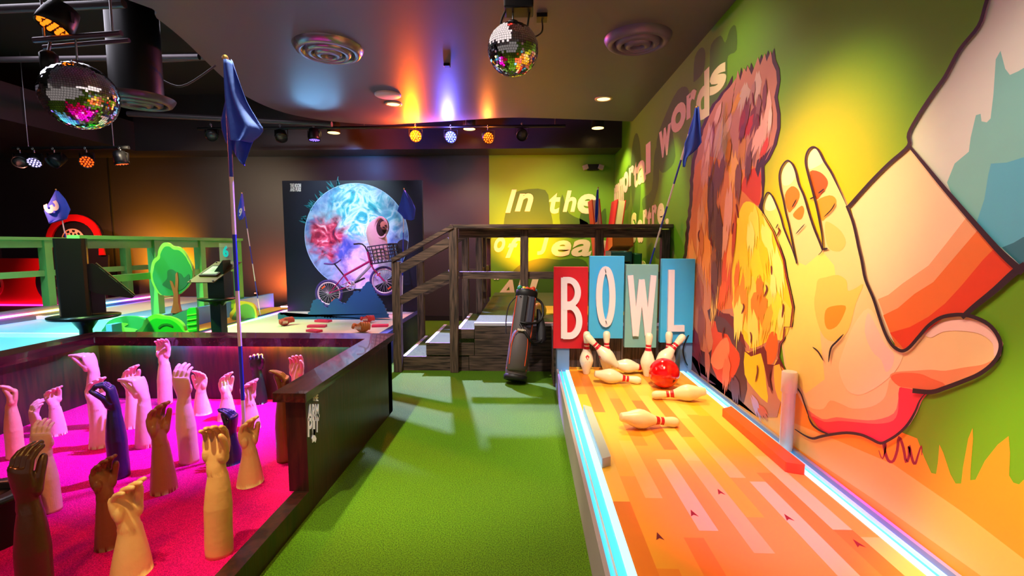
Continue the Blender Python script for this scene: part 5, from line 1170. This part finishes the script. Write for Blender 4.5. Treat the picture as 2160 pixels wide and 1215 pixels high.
cutout('hill_cutout', 'green mound cutout left of the bright bush', 4.62,
       [('hill', [(218,712),(220,690),(232,676),(255,668),(285,668),(310,676),(330,690),(340,712)], (44,150,80), 3),
        ('pale_patch', [(230,690),(240,682),(258,681),(270,684),(262,690),(275,692),(290,696),(270,700),(250,698)], (130,200,90), 3)])
cutout('slope_cutout', 'dull teal slope cutout behind the bright bush', 4.9,
       [('slope', [(330,712),(334,684),(350,672),(372,662),(390,655),(402,650),(402,712)], (52,120,96), 0)])
cutout('striped_block_cutout', 'green striped block cutout beside the number six sign', 4.62,
       [('block', [(394,712),(394,656),(398,650),(412,649),(414,654),(414,712)], (30,190,60), 0)] +
       [('stripe', [(394, y), (414, y-3), (414, y-1), (394, y+2)], (150,235,90), 0) for y in (664,674,684,695)])
cutout('far_hill_cutout', 'olive hill cutout beyond the number six sign', 6.4,
       [('hill', [(440,672),(440,642),(452,636),(466,634),(476,629),(492,631),(496,640),(496,672)], (120,140,50), 2),
        ('lit_band', [(442,650),(460,642),(480,644),(494,640),(494,648),(478,652),(460,650)], (160,180,60), 2)])
cutout('edged_bush_cutout', 'small leaf green bush cutout with a yellow edge beside the tall pole', 6.1,
       [('edge', [(486,672),(485,660),(492,652),(494,642),(502,636),(512,636),(524,638),(534,642),(540,654),(541,668),(534,676),(500,676)], (214,176,60), 3),
        ('leaf_face', [(490,674),(494,662),(500,652),(508,644),(520,641),(532,648),(537,660),(536,672),(520,675)], (104,150,84), 3)])
# sign podiums
pod = mat('podium_metal', (40, 44, 44), .3, .5, var=.15, vscale=5); podg = mat('podium_green_metal', (30, 66, 48), .35, .3)
t = thing('sign_podium', 'dark metal podium with tilted notice plate and a turquoise number 6', 'sign podium', (-2.98, 4.45, 0))
MB().box((-.05,-.05,0),(.05,.05,.80)).build('column', podg, t, bevel=.004); MB().lathe([(.05,.76),(.08,.80),(.165,.82),(.17,.835),(.001,.84)], 32).build('round_shelf', podg, t)
MB().prism([(-.06,-.05,.83),(.10,-.05,.83),(.10,-.05,1.20),(-.06,-.05,1.0)], (0,.12,0)).build('housing', podg, t)
Mp = T(.0,-.02,1.09) @ Rx(38) @ Matrix.Shear('XY', 4, (0, 0)) @ Matrix([[1,.45,0,0],[0,1,0,0],[0,0,1,0],[0,0,0,1]])
MB().box((-.125,-.15,-.008),(.125,.15,.0), 0, Mp).build('plate', mat('plate_bronze', (120,104,60), .35, .4), t)
MB().box((-.085,-.07,0),(.085,.075,.016), 0, Mp).build('notice_frame', mat('notice_frame', (70,52,30), .4), t)
m = MB().box((-.068,-.052,.016),(.068,.058,.018), 0, Mp); m.build('notice_paper', white, t)
m = MB()
for k_ in range(2): m.box((-.03,.012 - k_*.022,.0182),(.03,.016 - k_*.022,.0186), 0, Mp)
m.build('print_lines', mat('print_grey', (120,120,110), .6), t)
for x, y in ((-.11,-.135),(.11,-.135),(-.11,.135),(.11,.135)): MB().sphere(Mp @ Vector((x, y, .004)), .008, 8, 6).build('screw', steel, t)
gl = bpy.data.materials.new('acrylic_sheet'); gl.use_nodes = True; g_ = gl.node_tree.nodes['Principled BSDF']; g_.inputs['Base Color'].default_value = (.85,.9,.9,1); g_.inputs['Roughness'].default_value = .05; g_.inputs['Alpha'].default_value = .22
MB().box((-.045,.13,1.17),(.085,.136,1.36)).build('acrylic_sheet', gl, t)
m = MB(); put_text(m, '6', [(-.005,.128,1.225),(.048,.128,1.225),(.048,.128,1.335),(-.005,.128,1.335)], .006, 0, .04); m.build('number', mat('turquoise', (20,200,205), .4, emit=.35), t)
t = thing('sign_podium', 'dark metal podium seen from behind by the left pit wall, plate sloping away', 'sign podium', (-3.90, 4.02, 0), (0, 0, R(42)))
t.scale = (.92, .92, 1)
MB().lathe([(.05,.0),(.05,.6),(.10,.68),(.27,.705),(.275,.725),(.001,.73)], 40).build('round_shelf', pod, t)
m = MB(); rg = []
for z in (.73, 1.40):
    s_ = 1 if z < 1 else 1.02
    rg.append([Vector((x*s_ - .0, y, z)) for x, y in ((-.17,-.06),(-.155,-.085),(.02,-.11),(.05,-.10),(.06,.0),(.05,.09),(-.15,.08),(-.17,.06))])
m.loft(rg, 0, False).build('housing', pod, t, bevel=.006)
m = MB().prism([(.05,-.02,.74),(.16,-.02,.74),(.16,-.02,1.0),(.05,-.02,1.18)], (0,.10,0)).build('inner_housing', mat('podium_plum', (58,48,60), .4), t)
m = MB().prism([(.05,-.09,1.18),(.09,-.09,1.185),(.13,-.09,1.15),(.38,-.09,.875),(.36,-.09,.86),(.10,-.09,.92),(.05,-.09,.95)], (0,.02,0)).build('side_plate', pod, t)
MB().beam((.11,.03,1.182),(.385,.03,.882), .20, .010).build('tilted_plate', pod, t)

# ------------------------------------------------------------------ ceiling fixtures
def mirror_ball(lab, c, r, n1, n2, top_z, tilt=0):
    t = thing('mirror_ball', lab, 'disco ball', c)
    rnd = random.Random(int(r * 1000)); m = MB()
    for i in range(n1):
        a0, a1 = math.pi*i/n1, math.pi*(i+1)/n1; k_ = max(6, int(n2*math.sin((a0+a1)/2)))
        for j in range(k_):
            b0, b1 = 2*math.pi*j/k_, 2*math.pi*(j+1)/k_; e = .06
            aa, ab = a0 + (a1-a0)*e, a1 - (a1-a0)*e; ba, bb = b0 + (b1-b0)*e, b1 - (b1-b0)*e
            am, bm = (a0+a1)/2, (b0+b1)/2; nr = Vector((math.sin(am)*math.cos(bm), math.sin(am)*math.sin(bm), math.cos(am)))
            vs = [Vector((math.sin(a_)*math.cos(b_), math.sin(a_)*math.sin(b_), math.cos(a_))) * r for a_, b_ in ((aa,ba),(ab,ba),(ab,bb),(aa,bb))]
            ctr = sum(vs, Vector())/4; tw = Vector((rnd.gauss(0,.035), rnd.gauss(0,.035), rnd.gauss(0,.035))); n_ = (nr + tw).normalized()
            vs = [v - n_ * ((v - ctr).dot(n_)) for v in vs]
            m.add(vs, [(0,1,2,3)])
    m.build('mirror_tiles', mat('mirror_tile', (235,235,240), .03, 1.0), t)
    MB().sphere((0,0,0), r*.985, 32, 20).build('core', blackm, t)
    MB().tube([(0,0,r*.97),(0,0,top_z - c[2])], .006, 8).build('hanger', steel, t); MB().lathe([(.03,r*.97),(.03,r*1.06),(.001,r*1.08)], 16).build('top_cap', steel, t)
p = onY(1082, 105, 2.92); mirror_ball('small disco ball hanging above the middle of the aisle', p, .150, 34, 68, onY(1082, 27, 2.92).z)
p2 = onY(169, 203, 3.15); mirror_ball('large disco ball hanging from the lighting bar at upper left', p2, .210, 46, 92, onY(166, 77, 3.15).z)
t = thing('ball_motor', 'black motor box with cables above the small disco ball', 'motor', (p.x, p.y, onY(1082, 27, 2.92).z))
MB().box((-.05,-.07,0),(.12,.07,.07)).build('housing', black, t, bevel=.01); MB().tube([(0,0,.07),(0,0,HC - t.location.z)], .02, 10).build('mount', black, t)
SQ = onZ(1143, 33, HC) - t.location
MB().tube(smooth_pts([(-.04,0,.02),(-.07,0,-.05),(-.06,0,-.10),(-.03,0,-.13)], 4, False), .006, 8).tube(smooth_pts([(.10,0,.02),(.08,.06,-.10),tuple(SQ*.5 + Vector((0,0,-.16))),tuple(SQ + Vector((0,0,-.12))),tuple(SQ + Vector((0,0,-.02)))], 5, False), .006, 8).build('cable', black, t)
MB().sphere((-.04,-.06,.10), .03, 12, 8).build('red_lamp', mat('small_red_lamp', (255,30,20), .3, emit=6), t)
MB().box((SQ.x-.04,SQ.y-.05,SQ.z-.03),(SQ.x+.04,SQ.y+.05,SQ.z)).build('socket_plate', black, t)
alum = mat('vent_metal', (150, 146, 160), .25, .7)
def vent(lab, px, py, r, col, z=HC, duct=None):
    p = onZ(px, py, z) if duct is None else Vector(duct)
    t = thing('ceiling_vent', lab, 'air vent', (p.x, p.y, z), group=None)
    MB().lathe([(r,0),(r*.985,-.012),(r*.90,-.05),(r*.80,-.062),(r*.74,-.05),(r*.72,-.02),(r*.60,0)], 48).build('outer_ring', col, t)
    MB().lathe([(r*.66,-.03),(r*.64,-.055),(r*.52,-.075),(r*.46,-.06),(r*.44,-.03)], 48).build('middle_ring', col, t)
    MB().lathe([(r*.40,-.04),(r*.38,-.065),(r*.24,-.085),(r*.20,-.07),(r*.18,-.04)], 40).build('inner_ring', col, t)
    MB().lathe([(.001,-.055),(r*.13,-.055),(r*.14,-.03),(.001,-.02)], 24).build('centre_disc', col, t)
    MB().lathe([(.001,-.004),(r*.7,-.004),(r*.7,-.0005),(.001,-.0005)], 32).build('throat', blackm, t)
    m = MB()
    for k_ in range(4): m.beam((0,0,-.03), (r*.66*math.cos(1.57*k_+.4), r*.66*math.sin(1.57*k_+.4), -.03), .012, .006)
    m.build('spider', steel, t)
    return t
vent('round silver ceiling vent left of the spotlight streaks', 693, 100, .30, alum)
vent('round purple lit ceiling vent near the green wall', 1345, 80, .28, mat('vent_lilac', (110, 96, 130), .4, .4))
t = vent('round vent at the foot of the black duct behind the large disco ball', 0, 0, .29, mat('vent_dark', (84, 78, 76), .35, .6), 2.68, (-3.55, 4.35, 2.68))
o = MB().lathe([(.20,.0),(.20,.9)], 32).tube([(0,0,.75),(0,.05,.95),(.12,.1,1.02),(.6,.2,1.02)], .2, 20).build('black_duct', mat('duct_black', (10, 11, 10), .4, .3), loc=(-3.55, 4.35, 2.69)); tag(o, 'fat black air duct dropping behind the large disco ball', 'duct')
p = onZ(818, 199, HC); t = thing('ceiling_speaker', 'round pale pink disc flush in the curved ceiling', 'ceiling speaker', (p.x, p.y, HC)); MB().lathe([(.15,0),(.15,-.014),(.14,-.02),(.001,-.02)], 40).build('grille', mat('speaker_pink', (226, 190, 200), .5), t)
p = onZ(943, 135, HC); o = MB().box((-.03,-.03,-.025),(.03,.03,0)).build('black_ceiling_box', black, loc=(p.x, p.y, HC), bevel=.004); tag(o, 'tiny black box on the ceiling above the blue lamp', 'sensor')
warm = mat('warm_downlight', (255, 214, 140), .4, emit=3.0, ecol=(255, 205, 120))
for lab, px, py in (('recessed downlight beside the pink ceiling disc', 830, 219), ('recessed downlight in the curved ceiling near the green wall', 1273, 208)):
    p = onZ(px, py, HC); t = thing('recessed_downlight', lab, 'downlight', (p.x, p.y, HC)); 
    MB().lathe([(.105,0),(.105,-.008),(.082,-.012),(.078,.0)], 32).build('trim_ring', mat('downlight_trim', (214, 190, 150), .3, .3), t); MB().lathe([(.001,-.006),(.076,-.006),(.076,-.001),(.001,-.001)], 28).build('lamp', warm, t)
for lab, px, py in (('black cylinder downlight left of the red lamp', 704, 280), ('black cylinder downlight between blue and orange lamps', 990, 272), ('black cylinder downlight nearest the green wall', 1261, 270)):
    p = onY(px, py, 7.3); t = thing('cylinder_downlight', lab, 'downlight', p)
    MB().lathe([(.095,0),(.095,3.75 - p.z)], 28).build('tube', blackm, t); MB().lathe([(.001,-.004),(.088,-.004),(.088,-.001),(.001,-.001)], 28).build('lamp', warm, t)
    spot('cylinder_downlight_light', (p.x, p.y, p.z - .03), (p.x, p.y + .12, 0), (1, .75, .45), 70, 120, .5, .05)
def par_can(lab, px, py, Y, aim, lens, size=.085, yoke=.16, col=None, emit=0, truss=None):
    c = onY(px, py, Y); t = thing('stage_lamp', lab, 'stage lamp', c, group=None)
    q = (Vector(aim) - c).normalized().to_track_quat('-Z', 'Y').to_matrix().to_4x4()
    b = MB().lathe([(size*.5,.13),(size*.8,.12),(size*.95,.05),(size,0),(size,-.045),(size*.93,-.045),(size*.93,-.02),(.001,-.02)], 24, 0, q).build('housing', black, t)
    MB().lathe([(.001,-.021),(size*.92,-.021),(size*.92,-.024),(.001,-.024)], 24, 0, q).build('lens_plate', blackm if emit else mat('lens_dull', (60,60,66), .15), b)
    if emit:
        m = MB()
        for k_ in range(19):
            r_ = 0 if k_ == 0 else (.40 if k_ < 7 else .76); a_ = k_ * 1.0472 if k_ < 7 else k_ * .5236
            m.sphere((q @ Vector((size*r_*math.cos(a_), size*r_*math.sin(a_), -.028))), size*.14, 8, 6)
        m.build('led_cluster', mat(lens, col, .3, emit=emit), b)
    m = MB(); top = Vector((0,0,yoke)); 
    for s_ in (-1, 1): m.beam((s_*(size+.012),0,0), (s_*(size+.012),0,yoke*.62), .006, .022, 0, (0,1,0))
    m.box((-size-.015,-.011,yoke*.60),(size+.015,.011,yoke*.63)); m.build('yoke', black, t)
    m = MB(); m.tube([(0,0,yoke*.62),(0,0,yoke)], .007, 8); m.tube([(0,-.02,yoke-.03),(.012,-.02,yoke-.01),(.0,-.02,yoke+.012),(-.012,-.02,yoke-.01)], .006, 6, closed=True); m.build('clamp', steel, t)
    return t
YT = 7.08
par_can('dull black stage lamp left of the tall flag tip on the back bar', 447, 285, YT, (-3, 3, .5), '')
par_can('dark stage lamp third from the left flag on the back bar, tilted down', 593, 288, YT, (-2.2, 5, .2), '')
par_can('stage lamp with a violet lens edge above the moon picture', 663, 290, YT, (-3.0, 6.9, .5), 'led_violet', col=(120,90,255), emit=2)
par_can('stage lamp glowing red orange on the back bar', 877, 287, YT, (-.2, 0, 1.2), 'led_red', col=(255,130,20), emit=3)
par_can('stage lamp glowing blue on the back bar', 951, 289, YT, (-.2, 0, 1.2), 'led_blue', col=(100,130,255), emit=3)
par_can('stage lamp glowing dim orange turned to the right on the back bar', 1029, 290, YT, (1.2, 2.5, .8), 'led_orange', col=(255,90,20), emit=2)
par_can('unlit black stage lamp right of the orange one', 1101, 284, YT, (.4, 2.5, .5), '')
t = thing('lighting_bar', 'long black pipe carrying the stage lamps along the back', 'pipe', (0,0,0)); z_ = onY(877, 268, YT).z
MB().tube([(-4.9, YT, z_), (.55, YT, z_)], .02, 10).build('pipe', black, t)
for x in (-4.2, -2.4, -.9, .4): MB().tube([(x, YT, z_), (x, YT, 3.75)], .006, 6).build('drop_wire', steel, t)
Y6 = 6.0; z_ = onY(150, 312, Y6).z
t = thing('lighting_bar', 'black pipe with five stage lamps over the left courses', 'pipe')
MB().tube([(onY(28,315,Y6).x, Y6, z_), (onY(272,312,Y6).x, Y6, z_)], .022, 10).build('pipe', black, t)
for px in (60, 240): MB().tube([(onY(px,312,Y6).x, Y6, z_), (onY(px,312,Y6).x, Y6, 3.75)], .006, 6).build('drop_wire', steel, t)
for lab, px, aim, c_, e_ in (('leftmost stage lamp of the left bar, unlit', 44, (-4.5,3,0), None, 0), ('second stage lamp of the left bar with a pale violet lens', 74, (-5.2,3.5,0), (190,180,255), 1.2), ('middle stage lamp of the left bar, unlit', 116, (-6.5,3,0), None, 0),
                             ('red glowing stage lamp on the left bar', 184, (-3.4,2.5,.4), (255,70,10), 2.5), ('rightmost stage lamp of the left bar with a red rimmed mouth', 256, (-4.8,6.2,0), (255,80,30), 2)):
    par_can(lab, px, 340, Y6, aim, 'led_left_%d' % px, .08, z_ - onY(px,340,Y6).z, c_, e_)
Y3 = 3.15; a, b = onY(72, 85, Y3), onY(256, 70, Y3)
t = thing('lighting_bar', 'short twin rail bar above the large disco ball', 'pipe')
MB().tube([a, b], .018, 10).tube([a + Vector((0,.06,-.02)), b + Vector((0,.06,-.02))], .014, 10).build('pipe', mat('purple_grey_metal', (90,70,86), .35, .6), t)
for u in (.12, .9):
    q = a.lerp(b, u); MB().tube([q, (q.x, q.y, 3.75)], .007, 6).build('drop_rod', steel, t)
par_can('black stage lamp with an orange lit rim at the upper left corner', 118, 48, Y3, (-3.6, 2.2, .6), 'led_rim', .10, .10, (255,120,20), 1.5)
t = thing('stage_lamp', 'dark stage lamp between the upper bar and the large disco ball', 'stage lamp', onY(104, 132, Y3)); MB().lathe([(.02,-.07),(.045,-.06),(.05,.05),(.03,.07)], 18).build('housing', black, t); MB().lathe([(.001,-.075),(.028,-.075),(.03,-.07),(.001,-.07)], 14).build('lens', mat('led_pale_blue', (150,170,255), .3, emit=3), t); MB().tube([(0,0,.07),(0,.02,onY(104,85,Y3).z - onY(104,132,Y3).z)], .008, 8).build('yoke', steel, t)
# pipes under the open ceiling
pm_ = mat('pipe_grey', (74, 66, 70), .4, .3)
for i, (lab, P, r) in enumerate((('grey conduit crossing the open ceiling at the top left', [onY(-60,22,3.6), onY(262,8,3.6)], .03),
     ('thin bent conduit right of the black duct', smooth_pts([tuple(onY(x, y, 4.6)) for x, y in ((315,150),(360,178),(395,178),(455,138))], 4, False), .009),
     ('long dark pipe above the left bulkhead', [onY(0,126,5.2), onY(420,120,5.2)], .03),
     ('dark pipe low in the open ceiling behind the tall flag', [onY(270,240,6.4), onY(700,262,6.4)], .035),
     ('green grey pipe crossing behind the black duct', [onY(320,125,5.6), onY(440,118,5.6)], .045))):
    o = MB().tube(P, r, 10).build('ceiling_pipe', pm_); tag(o, lab, 'pipe')
# emergency light on the green wall
c = onY(1251, 353, YB - .05); t = thing('emergency_light', 'small black twin headed emergency light on the green wall', 'emergency light', c)
MB().box((-.10,-.03,-.05),(.10,.05,.05)).build('housing', black, t, bevel=.01)
for s_ in (-1, 1): MB().box((-.045,-.05,-.04),(.045,.02,.04), 0, T(s_*.13,0,0) @ Ry(s_*18)).build('lamp_head', mat('lamp_head_grey', (150,140,110), .4), t, bevel=.008)
c = onY(540, 622, YB - .02); o = MB().box((-.035,0,-.06),(.035,.018,.06)).build('wall_outlet', black, loc=c); tag(o, 'black outlet with a white plug low on the grey wall', 'outlet')
MB().box((-.015,-.03,.02),(.02,0,.045)).build('plug', white, o)
